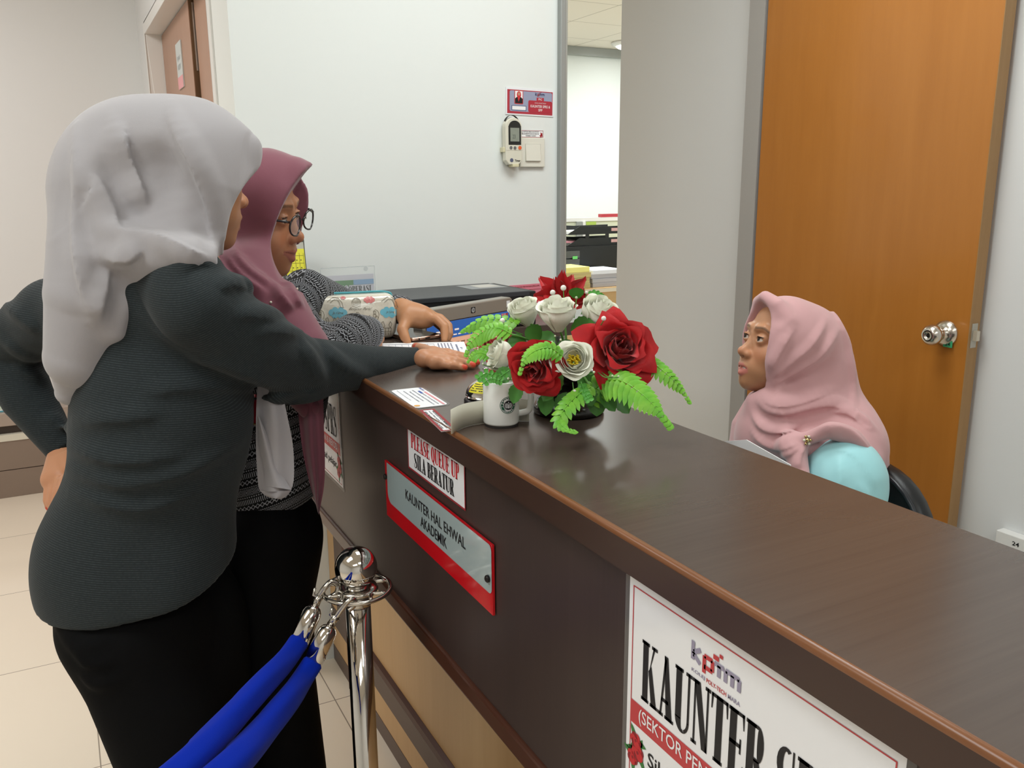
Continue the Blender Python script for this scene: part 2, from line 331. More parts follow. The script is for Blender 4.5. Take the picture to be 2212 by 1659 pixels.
# ---- wooden door on the right
M_door = wood('orange_veneer', 'BC7A34', 'A2621F', (26, 26, 2.2), 0.3, 0.45, contrast=0.27, coat=0.15)
M_dedge = wood('pale_door_edge', 'B08A5C', '8E6C44', (40, 40, 3), 0.5)
d2 = structure(MB().box((2.043, 1.377, 0.012), (2.083, 2.16, 2.30)).build('door_3', M_door))
MB().box((2.0432, 1.3752, 0.012), (2.0828, 1.3769, 2.30)).build('door_edge', M_dedge, d2)
kz = 1.025; ky = 1.44
MB().lathe([(0.034, 0), (0.0335, 0.004), (0.022, 0.012), (0.0135, 0.014), (0.0125, 0.03), (0.014, 0.034), (0.024, 0.043), (0.0275, 0.053), (0.026, 0.063), (0.018, 0.072), (0.0085, 0.0745), (0.008, 0.071), (0.0, 0.071)], 40, (2.0428, ky, kz), (-1, 0, 0), cap=False).build('knob', mat('satin_steel', 'CFC8BE', 0.22, metal=1.0), d2, smooth=True)
MB().lathe([(0.0045, 0), (0.0045, 0.002), (0, 0.002)], 16, (1.9728, ky, kz), (-1, 0, 0)).build('keyhole', mat('keyhole_dark', '3A3634', 0.4, metal=0.7), d2)
MB().box((2.051, 1.3735, 0.995), (2.073, 1.3752, 1.058)).build('latch_plate', mat('latch_plate', 'BDB9AE', 0.4, metal=0.6), d2)
MB().box((2.056, 1.362, 1.014), (2.068, 1.3734, 1.04)).build('latch_bolt', mat('latch_bolt', 'D8D0BE', 0.35, metal=0.5), d2)
f = Flat((2.0355, ky-0.001, kz-0.0345), (0, -1, 0), (0, 0, 1))
t = thing('key_tag', 'small green sticker numbered 24 under the door knob', 'sticker', f.p(0, 0))
mb = MB(); f.slabbox(mb, 0.0, 0.0, 0.026, 0.017, 0, 0.0005); mb.build('sticker', mat('tag_green', '3FA873', 0.5), t)
mb = MB(); f.text(mb, '24', 0.006, 0.004, 0.02, 0.013, 0.001, bold=0.01); mb.build('lettering', M_black, t)
# trunking on the right wall
q = atX(2160, 1142, 2.085)
t = thing('cable_trunking', 'white cable trunking low on the right wall with a 24 mark', 'trunking', (2.09, q[1], q[2]))
MB().box((2.07, -2.4, q[2]-0.09), (2.0995, q[1], q[2])).build('duct', M_white, t, bevel=0.002)
f = Flat((2.0698, q[1]-0.045, q[2]-0.025), (0, -1, 0), (0, 0, 1)); mb = MB(); f.text(mb, '24', 0, 0, 0.018, 0.011, 0.0004, bold=0.02); mb.build('lettering', M_black, t)

# ================================================================ counter
M_top = wood('dark_laminate_top', '5B4E46', '40342F', (4.0, 130, 60), 0.23, 0.35, contrast=0.3)
M_pan = wood('dark_laminate_panel', '453632', '332725', (60, 150, 3.0), 0.36, 0.35, contrast=0.3)
M_band = mat('dark_edge_band', '3B2720', 0.3); M_trim = wood('brown_edge_trim', '8A5A38', '6C4226', (60, 8, 60), 0.3)
M_light = wood('light_beech_laminate', 'CDA878', 'BC9465', (30, 40, 2), 0.4)
M_mould = mat('mocha_moulding', '4A2A1E', 0.3); M_band2 = mat('grey_brown_band', '5A4840', 0.4)
ct = thing('service_counter', 'dark wood-grain reception counter with beech lower panels, running the length of the room', 'counter', (0.55, 0.7, 0))
MB().box((0.42, -1.6, 1.065), (0.695, 2.368, 1.1)).build('counter_top', M_top, ct, bevel=0.003)
MB().box((0.6955, 1.985, 1.01), (1.40, 2.368, 1.045)).build('return_shelf', M_top, ct, bevel=0.002)
MB().box((0.4185, -1.6, 1.0652), (0.4198, 2.367, 1.0965)).build('edge_band', M_band, ct)
MB().tube([(0.4225, -1.6, 1.0968), (0.4225, 2.366, 1.0968)], 0.0045, 10).build('edge_trim', M_trim, ct, smooth=True)
MB().box((0.438, -1.6, 0.745), (0.456, 2.367, 1.0648)).build('front_panel', M_pan, ct)
MB().box((0.675, -1.6, 0.745), (0.69, 2.367, 1.0648)).build('rear_panel', M_pan, ct)
MB().box((0.433, -1.6, 0.712), (0.69, 2.367, 0.7448)).build('lower_moulding', M_mould, ct, bevel=0.006, seg=3)
MB().box((0.62, -1.6, 0.205), (0.64, 2.17, 0.7118)).build('base_panel', M_light, ct)
MB().tube([(0.619, -1.6, 0.205), (0.619, 2.17, 0.205)], 0.014, 8).tube([(0.619, 2.185, 0.0), (0.619, 2.185, 0.71)], 0.012, 8).build('base_moulding', M_mould, ct)
MB().box((0.616, -1.6, 0.125), (0.64, 2.367, 0.185)).box((0.616, -1.6, 0.0), (0.64, 2.367, 0.05)).box((0.6155, 2.2, 0.186), (0.64, 2.3, 0.711)).build('dark_band', M_band2, ct)
MB().box((0.617, -1.6, 0.0505), (0.64, 2.367, 0.1245)).box((0.6165, 2.3005, 0.186), (0.64, 2.367, 0.711)).build('beige_band', M_light, ct)
MB().box((0.6405, -1.6, 0.0), (0.66, 2.367, 0.711)).box((0.9, 2.2, 0.0), (1.2, 2.36, 1.009)).build('carcass', mat('carcass_brown', '4A3A33', 0.5), ct)

# ---------------------------------------------------------------- signs on the counter front
M_lam = mat('laminate_film', '8D8A88', 0.12, alpha=0.45); M_gloss = mat('glossy_white_print', 'EEEFF3', 0.13)
XS = 0.4374
def kptm(f, mb, u, v, w, h, mg, mr, z=0.0012):
    L = w*0.075
    f.line(mb, [(u, v), (u, v+h)], L, h=z, m=mg); f.line(mb, [(u+0.17*w, v+h*0.75), (u+0.02*w, v+h*0.42), (u+0.02*w, v+0.32*h), (u+0.17*w, v)], L, z, mg)
    f.line(mb, [(u+0.26*w, v-0.3*h), (u+0.26*w, v+0.62*h), (u+0.44*w, v+0.62*h), (u+0.44*w, v+0.05*h), (u+0.26*w, v+0.05*h)], L, z, mr)
    f.line(mb, [(u+0.48*w, v+0.62*h), (u+0.68*w, v+0.62*h)], L, z, mg); f.line(mb, [(u+0.58*w, v+0.62*h), (u+0.58*w, v)], L, z, mg)
    f.line(mb, [(u+0.72*w, v), (u+0.72*w, v+0.62*h), (u+w, v+0.62*h), (u+w, v)], L, z, mg); f.line(mb, [(u+0.86*w, v+0.6*h), (u+0.86*w, v)], L, z, mg)
    f.rect(mb, u+0.45*w, v+0.8*h, u+0.57*w, v+1.05*h, z, mr); f.rect(mb, u+0.58*w, v+1.05*h, u+0.65*w, v+1.25*h, z, mr)
def roses(f, mb, u, v, s, mr, mg, md):
    for (a, b, r) in ((0, 0, 1), (0.4, -1.3, 1.15), (-0.5, -2.4, 1.0)):
        for k in range(3):
            an = 2.1*k+a*3; f.poly_leaf(mb, u+a*s, v+b*s, s*1.9*r, an, 0.0010, mg)
        for k in range(6): an = k*1.047+a; f.disc(mb, u+a*s+0.45*s*r*math.cos(an), v+b*s+0.45*s*r*math.sin(an), 0.55*s*r, 0.0012+0.00005*k, mr if k % 2 else md, 10)
        f.disc(mb, u+a*s, v+b*s, 0.42*s*r, 0.00155, mr, 10); f.disc(mb, u+a*s+0.06*s, v+b*s, 0.2*s*r, 0.0016, md, 8)
def poly_leaf(self, mb, u, v, L, an, h, m):
    c, s_ = math.cos(an), math.sin(an); P = []
    for (x, y) in ((0, 0), (0.4, 0.2), (0.75, 0.14), (1, 0), (0.75, -0.14), (0.4, -0.2)): P.append(self.p(u+L*(x*c-y*s_), v+L*(x*s_+y*c), h))
    mb.poly(P, m)
Flat.poly_leaf = poly_leaf
M_purp = mat('logo_mauve', '9A93AA', 0.4); M_redd = mat('print_dark_red', '8E1B24', 0.5); M_leaf = mat('print_green', '3C7A3C', 0.5); M_band_red = mat('poster_band_red', 'C23A40', 0.3)
def poster(y0, label, mirror=False):
    f = Flat((XS, y0, 0.8424), (0, -1, 0), (0, 0, 1)); W_, H_ = 0.297, 0.21
    t = thing('notice_poster', label, 'poster', f.p(W_/2, 0))
    mb = MB(); f.slabbox(mb, 0, 0, W_, H_, 0.0, 0.0006); mb.build('sheet', M_gloss, t)
    mb = MB(); f.frame(mb, -0.007, -0.007, W_+0.007, H_+0.004, 0.007, 0.0003); mb.build('laminate_border', M_lam, t)
    mb = MB(); f.frame(mb, 0.006, 0.004, W_-0.006, H_-0.008, 0.0012, 0.001); mb.build('red_frame', M_band_red, t)
    mb = MB(); f.slabtext(mb, 'KAUNTER SPRS', 0.022, 0.094, 0.275, 0.155, 0.001); mb.build('heading', M_black, t)
    mb = MB(); f.rect(mb, 0.0072, 0.062, W_-0.0072, 0.086, 0.001); mb.build('red_band', M_band_red, t)
    mb = MB(); f.text(mb, '(SEKTOR PENJADUALAN & REKOD)', 0.02, 0.0655, 0.277, 0.083, 0.0014, bold=0.006); mb.build('band_lettering', M_gloss, t)
    mb = MB(); f.text(mb, 'Sila tunjukkan kad pelajar', 0.035, 0.026, 0.262, 0.046, 0.001, bold=0.012); mb.build('small_lettering', M_black, t)
    mb = MB(); kptm(f, mb, 0.092, 0.171, 0.056, 0.017, 0, 1); f.text(mb, 'KOLEJ', 0.091, 0.159, 0.108, 0.163, 0.001, 0, 0.02); f.text(mb, 'POLY-TECH', 0.11, 0.159, 0.134, 0.163, 0.001, 1, 0.02); f.text(mb, 'MARA', 0.136, 0.159, 0.15, 0.163, 0.001, 0, 0.02)
    mb.build('logo', [M_purp, M_band_red], t)
    for (a, b, c) in ((0.016, 0.046, 0.0085), (W_-0.018, 0.05, 0.0105)): mb = MB(); roses(f, mb, a, b, c, 0, 1, 2); mb.build('rose_print', [mat('rose_print_red', 'C8262E', 0.4), M_leaf, M_redd], t)
    return t
poster(0.6006, 'white laminated poster with big black heading and logo, nearest on the counter front')
poster(1.835, 'white rose-decorated poster on the counter front, half hidden behind the maroon scarf')
# please queue up
f = Flat((XS, 1.1735, 0.9915), (0, -1, 0), (0, 0, 1)); t = thing('queue_notice', 'small white PLEASE QUEUE UP notice with red border on the counter front', 'sign', f.p(0.1, 0))
mb = MB(); f.slabbox(mb, 0, 0, 0.204, 0.062, 0, 0.0006); mb.build('card', M_gloss, t)
mb = MB(); f.frame(mb, -0.002, -0.002, 0.206, 0.064, 0.0026, 0.0009); mb.build('red_border', mat('border_maroon', '9E2A34', 0.3), t)
mb = MB(); f.slabtext(mb, 'PLEASE QUEUE UP', 0.013, 0.034, 0.188, 0.057, 0.001); mb.build('red_lettering', mat('bright_print_red', 'D0202E', 0.4), t)
mb = MB(); f.slabtext(mb, 'SILA BERATUR', 0.024, 0.006, 0.17, 0.029, 0.001); mb.build('black_lettering', M_black, t)
# acrylic name plate
f = Flat((XS-0.004, 1.2755, 0.8795), (0, -1, 0), (0, 0, 1)); Wp, Hp = 0.392, 0.0945
t = thing('counter_plate', 'long grey and red acrylic plate lettered KAUNTER HAL EHWAL AKADEMIK on the counter front', 'sign', f.p(0.2, 0))
mb = MB(); f.slabbox(mb, 0, 0, Wp, Hp, -0.003, 0.0); mb.build('red_backing', mat('sign_red', 'D31420', 0.18, coat=0.6), t)
mb = MB(); q = []
for (cx, cy, a0) in ((Wp-0.009, 0.0275+0.008, -90), (Wp-0.009, Hp-0.009, 0)):
    for i in range(7):
        a = math.radians(a0+90*i/6); q.append((cx+0.008*math.cos(a), cy+0.008*math.sin(a)))
q += [(0.011, Hp-0.001), (0.011, 0.044)]
for i in range(7): a = math.radians(180+90*i/6); q.append((0.027+0.016*math.cos(a), 0.0435+0.016*math.sin(a)))
mb.poly([f.p(a, b, 0.0008) for a, b in q]); mb.build('grey_panel', mat('sign_grey', 'A9B8BA', 0.16, coat=0.6), t)
mb = MB(); f.text(mb, 'KAUNTER HAL EHWAL', 0.095, 0.059, 0.315, 0.075, 0.0014, bold=0.008); f.text(mb, 'AKADEMIK', 0.155, 0.036, 0.252, 0.052, 0.0014, bold=0.008); mb.build('lettering', M_black, t)
for (a, b) in ((0.006, 0.068), (Wp-0.009, 0.047)):
    MB().lathe([(0.0048, 0), (0.0048, 0.003), (0.003, 0.0045), (0, 0.0045)], 14, f.p(a, b, 0.0012), (-1, 0, 0)).build('screw', mat('sign_screw', '2A2626', 0.3, metal=0.6), t, smooth=True)

# ================================================================ on the back wall
YB = 2.369
def flatpx(bl, br, tl, Y):
    a, b, c = atY(*bl, Y), atY(*br, Y), atY(*tl, Y); ex = b-a; ex /= np.linalg.norm(ex); n = np.array([0, -1.0, 0]); ey = np.cross(n, ex)
    return Flat(a, ex, ey), float(np.linalg.norm(b-a)), float((c-a)@ey)
f, w, h = flatpx((1092, 247), (1195, 253), (1090, 187), YB)
t = thing('staff_notice', 'blue and red laminated notice with a portrait, on the wall above the remote control', 'sign', f.p(0, 0))
mb = MB(); f.slabbox(mb, 0, 0, w, h, 0, 0.0012); mb.build('card', M_gloss, t)
u = w/104; v = h/60
mb = MB(); f.rect(mb, 3*u, 3*v, w-2.5*u, h-5*v, 0.0014); mb.build('red_field', mat('notice_red', 'B23644', 0.4), t)
mb = MB(); f.rrect(mb, 8*u, 8*v, w-4*u, h-7*v, 3*u, 0.0016); mb.build('blue_field', mat('notice_blue', '9AA0BA', 0.4), t)
mb = MB(); f.rrect(mb, 18*u, 24*v, 37*u, 54*v, 2*u, 0.0018, 0); f.rect(mb, 19.5*u, 26*v, 35.5*u, 52.5*v, 0.002, 1); f.disc(mb, 27.5*u, 44.5*v, 4.6*u, 0.0022, 2, 18, 7.5*v)
f.disc(mb, 27.5*u, 46*v, 2.6*u, 0.0024, 3, 12, 3.6*v); mb.poly([f.p(19.5*u, 26*v, 0.00215), f.p(35.5*u, 26*v, 0.00215), f.p(35.5*u, 36*v, 0.00215), f.p(31*u, 40*v, 0.00215), f.p(24*u, 40*v, 0.00215), f.p(19.5*u, 36*v, 0.00215)], 4)
mb.poly([f.p(24.5*u, 40*v, 0.0023), f.p(27*u, 29*v, 0.0023), f.p(30.5*u, 40*v, 0.0023)], 2)
mb.build('portrait', [M_band_red, M_paper, mat('scarf_print_red', 'CF3038', 0.5), mat('skin_print', 'C49078', 0.5), M_black], t)
mb = MB(); f.rrect(mb, 48*u, 8*v, 100*u, 34*v, 3*u, 0.0018, 0); f.rect(mb, 66*u, 34*v, 82*u, 41*v, 0.0018, 0); f.rect(mb, 12*u, 10*v, 44*u, 21*v, 0.0018, 1); f.rect(mb, 13.5*u, 11.5*v, 42.5*u, 19.5*v, 0.002, 2)
mb.build('boxes', [mat('notice_box_red', 'B23040', 0.4), mat('notice_box_blue', '5A6488', 0.4), M_paper], t)
mb = MB(); f.text(mb, 'KAUNTER SPRS &', 53*u, 18.5*v, 96*u, 24.5*v, 0.0021, 0, 0.02); f.text(mb, 'SPP', 70*u, 10.5*v, 79*u, 16*v, 0.0021, 0, 0.02); f.text(mb, 'PIC', 70*u, 35*v, 78*u, 39.5*v, 0.0021, 0, 0.02); f.text(mb, 'SYAH ANASTASSY', 62*u, 27.5*v, 87*u, 30*v, 0.0021, 0)
mb.build('lettering', [mat('notice_lettering', 'E8D8DA', 0.5)], t)
mb = MB(); kptm(f, mb, 63.5*u, 45*v, 19*u, 6.5*v, 0, 1, 0.0021); mb.build('logo', [mat('logo_slate', '54587C', 0.5), M_redd], t)
# switch, sticker
f, w, h = flatpx((1121, 361), (1174, 361), (1121, 297), YB)
t = thing('light_switch', 'square white rocker light switch on the wall', 'switch', f.p(w/2, 0))
M_sw = mat('switch_plastic', 'E4E2D6', 0.3)
mb = MB(); f.slabbox(mb, 0, 0, w, h, 0, 0.009); mb.build('plate', M_sw, t, bevel=0.002)
mb = MB(); f.slabbox(mb, w*0.2, h*0.2, w*0.82, h*0.79, 0.0091, 0.0102); mb.build('rocker_frame', mat('switch_frame', 'D0CEC4', 0.35), t)
mb = MB(); r0 = [(w*0.215, h*0.21), (w*0.8, h*0.21), (w*0.8, h*0.765), (w*0.215, h*0.765)]
mb.add([f.p(a, b, 0.010) for a, b in r0]+[f.p(r0[0][0], r0[0][1], 0.0142), f.p(r0[1][0], r0[1][1], 0.0142), f.p(r0[2][0], r0[2][1], 0.0108), f.p(r0[3][0], r0[3][1], 0.0108)], [(4, 5, 6, 7), (0, 1, 5, 4), (1, 2, 6, 5), (2, 3, 7, 6), (3, 0, 4, 7)]); mb.build('rocker', M_sw, t)
f, w, h = flatpx((1120, 297), (1173, 298), (1120, 281), YB)
t = thing('reminder_strip', 'narrow white reminder strip with roses, stuck above the light switch', 'sticker', f.p(0, 0))
mb = MB(); f.slabbox(mb, 0, 0.0008, w, h, 0, 0.0008); mb.build('strip', M_paper, t)
mb = MB(); f.frame(mb, 0, 0.0008, w, h, 0.0014, 0.001); mb.build('red_border', M_redd, t)
mb = MB()
for k, s_ in enumerate(('SILA PASTIKAN SEMUA SUIS DITUTUP', 'SEBELUM MENINGGALKAN BILIK INI', 'TERIMA KASIH')): f.text(mb, s_, w*(0.1 if k < 2 else 0.27), h*(0.7-0.27*k), w*(0.82 if k < 2 else 0.7), h*(0.88-0.27*k), 0.001, 0, 0.02)
mb.build('lettering', M_black, t)
for a in (0.06, 0.92): mb = MB(); roses(f, mb, w*a, h*0.55, 0.003, 0, 1, 2); mb.build('rose_print', [M_redd, M_redd, M_red], t)
# remote control
f, w, h = flatpx((1083, 360), (1121, 360), (1083, 256), YB)
t = thing('remote_control', 'cream air-conditioner remote control in a wall holder beside the switch', 'remote control', f.p(w/2, 0))
M_rem = mat('remote_cream', 'DEDBCB', 0.35); D_ = 0.026
mb = MB(); q = []
for i in range(13): a = math.pi*i/12; q.append((w/2+w*0.48*math.cos(a), h*0.83+w*0.44*math.sin(a)))
q += [(w*0.02, h*0.12), (w*0.2, h*0.03), (w*0.8, h*0.03), (w*0.98, h*0.12)]
k = len(q); V = [f.p(a, b, 0.006) for a, b in q]+[f.p(w/2+(a-w/2)*0.94, h/2+(b-h/2)*0.98, D_) for a, b in q]
mb.add(V, [tuple(range(k-1, -1, -1)), tuple(range(k, 2*k))]+[(i, (i+1) % k, k+(i+1) % k, k+i) for i in range(k)]); mb.build('body', M_rem, t, bevel=0.002)
mb = MB(); f.slabbox(mb, w*0.2, h*0.45, w*0.9, h*0.84, D_, D_+0.0006); f.disc(mb, w*0.55, h*0.82, w*0.34, D_+0.0007, 0, 24, h*0.13); mb.build('bezel', mat('remote_bezel', '23231F', 0.15), t)
mb = MB(); f.rect(mb, w*0.3, h*0.52, w*0.8, h*0.8, D_+0.001); mb.build('display', mat('lcd_green', '8E9488', 0.15), t)
mb = MB(); f.text(mb, '23', w*0.42, h*0.58, w*0.58, h*0.66, D_+0.0013); mb.build('digits', mat('lcd_dark', '5A6058', 0.3), t)
mb = MB(); f.disc(mb, w*0.33, h*0.39, w*0.08, D_+0.001); f.disc(mb, w*0.55, h*0.385, w*0.08, D_+0.001); mb.build('grey_button', mat('button_grey', '6E6E6E', 0.4), t)
mb = MB(); f.disc(mb, w*0.83, h*0.39, w*0.095, D_+0.001); mb.build('orange_button', mat('button_orange', 'E8683A', 0.4), t)
mb = MB(); f.rect(mb, w*0.05, h*0.335, w*0.97, h*0.339, D_+0.0006); mb.build('flap_seam', mat('seam_grey', 'AAA79A', 0.5), t)
mb = MB(); f.disc(mb, w*0.36, h*0.13, w*0.095, D_+0.0008, 0); f.text(mb, 'Timer', w*0.53, h*0.1, w*0.85, h*0.145, D_+0.0008, 1, 0.02); mb.build('emblem', [mat('emblem_blue', '5A5F78', 0.3), M_black], t)
mb = MB(); f.slabbox(mb, -w*0.06, h*0.3, w*0.08, h*0.4, 0, D_*0.8); f.slabbox(mb, w*0.4, -h*0.01, w*0.75, h*0.05, 0, D_+0.003); f.slabbox(mb, w*0.1, h*0.1, w*0.9, h*0.8, 0, 0.0058); mb.build('wall_holder', mat('holder_cream', 'DDD6B4', 0.4), t, bevel=0.001)
mb = MB(); mb.grid(lambda a, b: f.p(w/2+w*0.42*math.cos(math.pi*a), h*0.85+w*0.5*math.sin(math.pi*a), 0.006+0.012*b), 14, 2); mb.build('infrared_window', M_dark, t, smooth=True)
# ================================================================ soft forms: distance fields turned into meshes
# work space of a form: x to the right, y up, z away along the line of sight of the survey point EYE (metres)
def C(x, y, d): return np.array([(x-PW/2)/FPX*d, -(y-PH/2)/FPX*d, d])
def CW(w): q = np.asarray(w, float)-EYE; return np.array([q@CR, q@CU, q@CF])
def Cz(x, y, z): return CW(atZ(x, y, z))
def toW(P): return EYE+P[:, :1]*CR+P[:, 1:2]*CU+P[:, 2:3]*CF
def unit(v): v = np.asarray(v, float); return v/np.linalg.norm(v)
def f_seg(pts, rad):
    pts = np.array(pts, np.float32); rad = np.array(list(rad) if hasattr(rad, '__len__') else [rad]*len(pts), np.float32)
    if len(pts) == 1: pts = np.concatenate([pts, pts+1e-5]); rad = np.concatenate([rad, rad])
    A, BA = pts[:-1], pts[1:]-pts[:-1]; L = np.maximum((BA*BA).sum(1), 1e-12); ra, dr = rad[:-1], rad[1:]-rad[:-1]
    def fn(P):
        if P.ndim == 2 and len(P)*len(A) < 60000:
            pa = P[:, None]-A; t = np.clip((pa*BA).sum(-1)/L, 0, 1); q = pa-t[..., None]*BA
            return (np.sqrt((q*q).sum(-1))-(ra+dr*t)).min(1)
        d = None
        for i in range(len(A)):
            pa = P-A[i]; t = np.clip((pa@BA[i])/L[i], 0, 1); q = pa-t[..., None]*BA[i]
            e = np.sqrt((q*q).sum(-1))-(ra[i]+dr[i]*t); d = e if d is None else np.minimum(d, e)
        return d
    R = float(rad.max()); return fn, pts.min(0)-R, pts.max(0)+R
def f_ell(c, r, R=None):
    c = np.asarray(c, np.float32); r = np.asarray(r, np.float32); R_ = None if R is None else np.asarray(R, np.float32)
    def fn(P):
        q = P-c
        if R_ is not None: q = q@R_
        k0 = np.sqrt(((q/r)**2).sum(-1))+1e-9; k1 = np.sqrt(((q/(r*r))**2).sum(-1))+1e-9
        return k0*(k0-1)/k1
    m = float(r.max()) if R is not None else r; return fn, c-m, c+m
def axes_at(x, y, nx, ny):
    """frame whose third axis runs along the survey line through a point, first axis along (nx,ny) across it"""
    z = unit(C(x, y, 1.0)); n = np.array([nx, ny, 0.0]); n = unit(n-z*(n@z)); return np.stack([n, np.cross(z, n), z], 1)
def f_cyl(c, rx, ry, hz, R):
    c = np.asarray(c, np.float32); R = np.asarray(R, np.float32); r = np.array([rx, ry], np.float32)
    def fn(P):
        q = (P-c)@R; e = q[..., :2]; k0 = np.sqrt(((e/r)**2).sum(-1))+1e-9; k1 = np.sqrt(((e/(r*r))**2).sum(-1))+1e-9
        return np.maximum(k0*(k0-1)/k1, np.abs(q[..., 2])-hz)
    m = max(rx, ry, hz)*1.2; return fn, c-m, c+m
def f_plane(c, n, lo, hi):
    c = np.asarray(c, np.float32); n = np.asarray(unit(n), np.float32)
    return (lambda P: (P-c)@n), np.asarray(lo, float), np.asarray(hi, float)
class Form:
    def __init__(s): s.ops = []
    def add(s, F, k=0.01, mode=1): s.ops.append((F[0], np.asarray(F[1], float), np.asarray(F[2], float), k, mode)); return s
    def seg(s, pts, rad, k=0.01, mode=1): return s.add(f_seg(pts, rad), k, mode)
    def ell(s, c, r, k=0.01, R=None, mode=1): return s.add(f_ell(c, r, R), k, mode)
    @staticmethod
    def mix(D, e, k, mode):
        if mode == 1:
            if k <= 0: return np.minimum(D, e)
            h = np.maximum(k-np.abs(D-e), 0); return np.minimum(D, e)-h*h/(4*k)
        if mode == -1:
            if k <= 0: return np.maximum(D, -e)
            h = np.maximum(k-np.abs(D+e), 0); return np.maximum(D, -e)+h*h/(4*k)
        h = np.maximum(k-np.abs(D-e), 0); return np.maximum(D, e)+h*h/(4*max(k, 1e-9))
    def at(s, P):
        P = np.asarray(P, np.float32); D = np.full(P.shape[:-1], 9.0, np.float32)
        for fn, lo, hi, k, mode in s.ops: D = fn(P, D) if mode == 2 else s.mix(D, fn(P), k, mode)
        return D
    def hit(s, px, d0=0.4, d1=4.0):
        """depth at which the line through photograph point (x,y) meets the form"""
        px = np.asarray(px, float); dirs = np.stack([(px[:, 0]-PW/2)/FPX, -(px[:, 1]-PH/2)/FPX, np.ones(len(px))], -1); n = np.linalg.norm(dirs, axis=1)
        t = np.full(len(px), d0); best = t.copy(); bd = np.full(len(px), 9.0)
        for _ in range(60):
            D = s.at(dirs*t[:, None]); m = np.abs(D) < bd; best = np.where(m, t, best); bd = np.where(m, np.abs(D), bd)
            t = np.clip(t+np.where(np.abs(D) < 3e-4, 0, D*0.85)/n, d0, d1)
            if bd.max() < 3e-4: break
        return best, bd
    def stroke(s, path, r, e=0.5, k=0.01, sign=1, n=4, taper=(0.35, 0.35)):
        """a fold along a line drawn over the visible surface; r in metres, e how far it stands out"""
        P = np.array(catmull([(a, b) for a, b in path], n)); dep, bd = s.hit(P); ok = bd < 0.02
        P, dep = P[ok], dep[ok]
        if len(P) < 2: return s
        m = len(P); t = np.linspace(0, 1, m)
        prof = np.clip(np.minimum((t+1e-3)/max(taper[0], 1e-3), (1-t+1e-3)/max(taper[1], 1e-3)), 0.06, 1)**0.8
        rr = r*prof; off = (rr*(1-e)+k*1.1*(1-prof)**1.5)*(1 if sign > 0 else -1)
        pts = [C(x, y, d+o) for (x, y), d, o in zip(P, dep, off)]
        return s.add(f_seg(pts, list(rr)), k, sign)
    def layer(s, path, dz, L, side=1, taper=.3, sharp=2.3, span=.05):
        """an overlap edge of the cloth: the surface steps up by dz along a line and sinks back over the distance L on the raised side"""
        Q = np.array(catmull([(a, b) for a, b in path], 4)); dep, bd = s.hit(Q); ok = bd < .02
        if ok.sum() < 3: return s
        Q, dep = Q[ok].astype(np.float32), dep[ok].astype(np.float32); A, BA = Q[:-1], Q[1:]-Q[:-1]; n2 = np.maximum((BA*BA).sum(1), 1e-6); m = len(A)
        Lp = L*FPX/float(dep.mean()); cs = np.concatenate([[0], np.cumsum(np.sqrt(n2))]); T = cs[-1]
        W = np.array([C(x, y, d) for (x, y), d in zip(Q, dep)])
        def fn(P, D):
            z = np.maximum(P[..., 2], .05); x = PW/2+FPX*P[..., 0]/z; y = PH/2-FPX*P[..., 1]/z; best = np.full(x.shape, 1e9, np.float32); sg = np.zeros_like(best); tt = np.zeros_like(best); dz_ = np.zeros_like(best)
            for i in range(m):
                ax, ay = x-A[i, 0], y-A[i, 1]; t = np.clip((ax*BA[i, 0]+ay*BA[i, 1])/n2[i], 0, 1); qx, qy = ax-t*BA[i, 0], ay-t*BA[i, 1]; d2 = qx*qx+qy*qy; c = d2 < best
                best = np.where(c, d2, best); sg = np.where(c, (BA[i, 0]*ay-BA[i, 1]*ax)/math.sqrt(n2[i]), sg); tt = np.where(c, cs[i]+t*(cs[i+1]-cs[i]), tt); dz_ = np.where(c, dep[i]+t*(dep[i+1]-dep[i]), dz_)
            sd = np.sqrt(best)*np.sign(-sg*side); u = tt/T; w = sstep(0, taper, u)*sstep(0, taper, 1-u)
            w = w*sstep(-sharp, sharp, sd)*np.exp(-np.maximum(sd, 0)/Lp)*(1-sstep(span, span*1.6, np.abs(z-dz_)))
            return (D-dz*w).astype(np.float32)
        mg = L*2.5+.01; s.ops.append((fn, W.min(0)-mg, W.max(0)+mg, 0, 2)); return s
    def mesh(s, h, lo=None, hi=None, pad=0.01):
        if lo is None:
            A = [o for o in s.ops if o[4] == 1]; lo = np.min([o[1] for o in A], 0)-pad; hi = np.max([o[2] for o in A], 0)+pad
        lo = np.asarray(lo, float); hi = np.asarray(hi, float); n = np.ceil((hi-lo)/h).astype(int)+1
        ax = [lo[i]+h*np.arange(n[i]) for i in range(3)]; D = np.full(n, 9.0, np.float32)
        for fn, a, b, k, mode in s.ops:
            m = k+3*h
            if mode == 0: i0 = np.zeros(3, int); i1 = n.copy()
            else:
                i0 = np.clip(np.floor((a-m-lo)/h).astype(int), 0, n); i1 = np.clip(np.ceil((b+m-lo)/h).astype(int)+1, 0, n)
            if (i1 <= i0).any(): continue
            P = np.stack(np.meshgrid(*[ax[i][i0[i]:i1[i]].astype(np.float32) for i in range(3)], indexing='ij'), -1)
            sl = tuple(slice(i0[i], i1[i]) for i in range(3)); D[sl] = fn(P, D[sl]) if mode == 2 else s.mix(D[sl], fn(P), k, mode)
        return snets(D, lo, h)
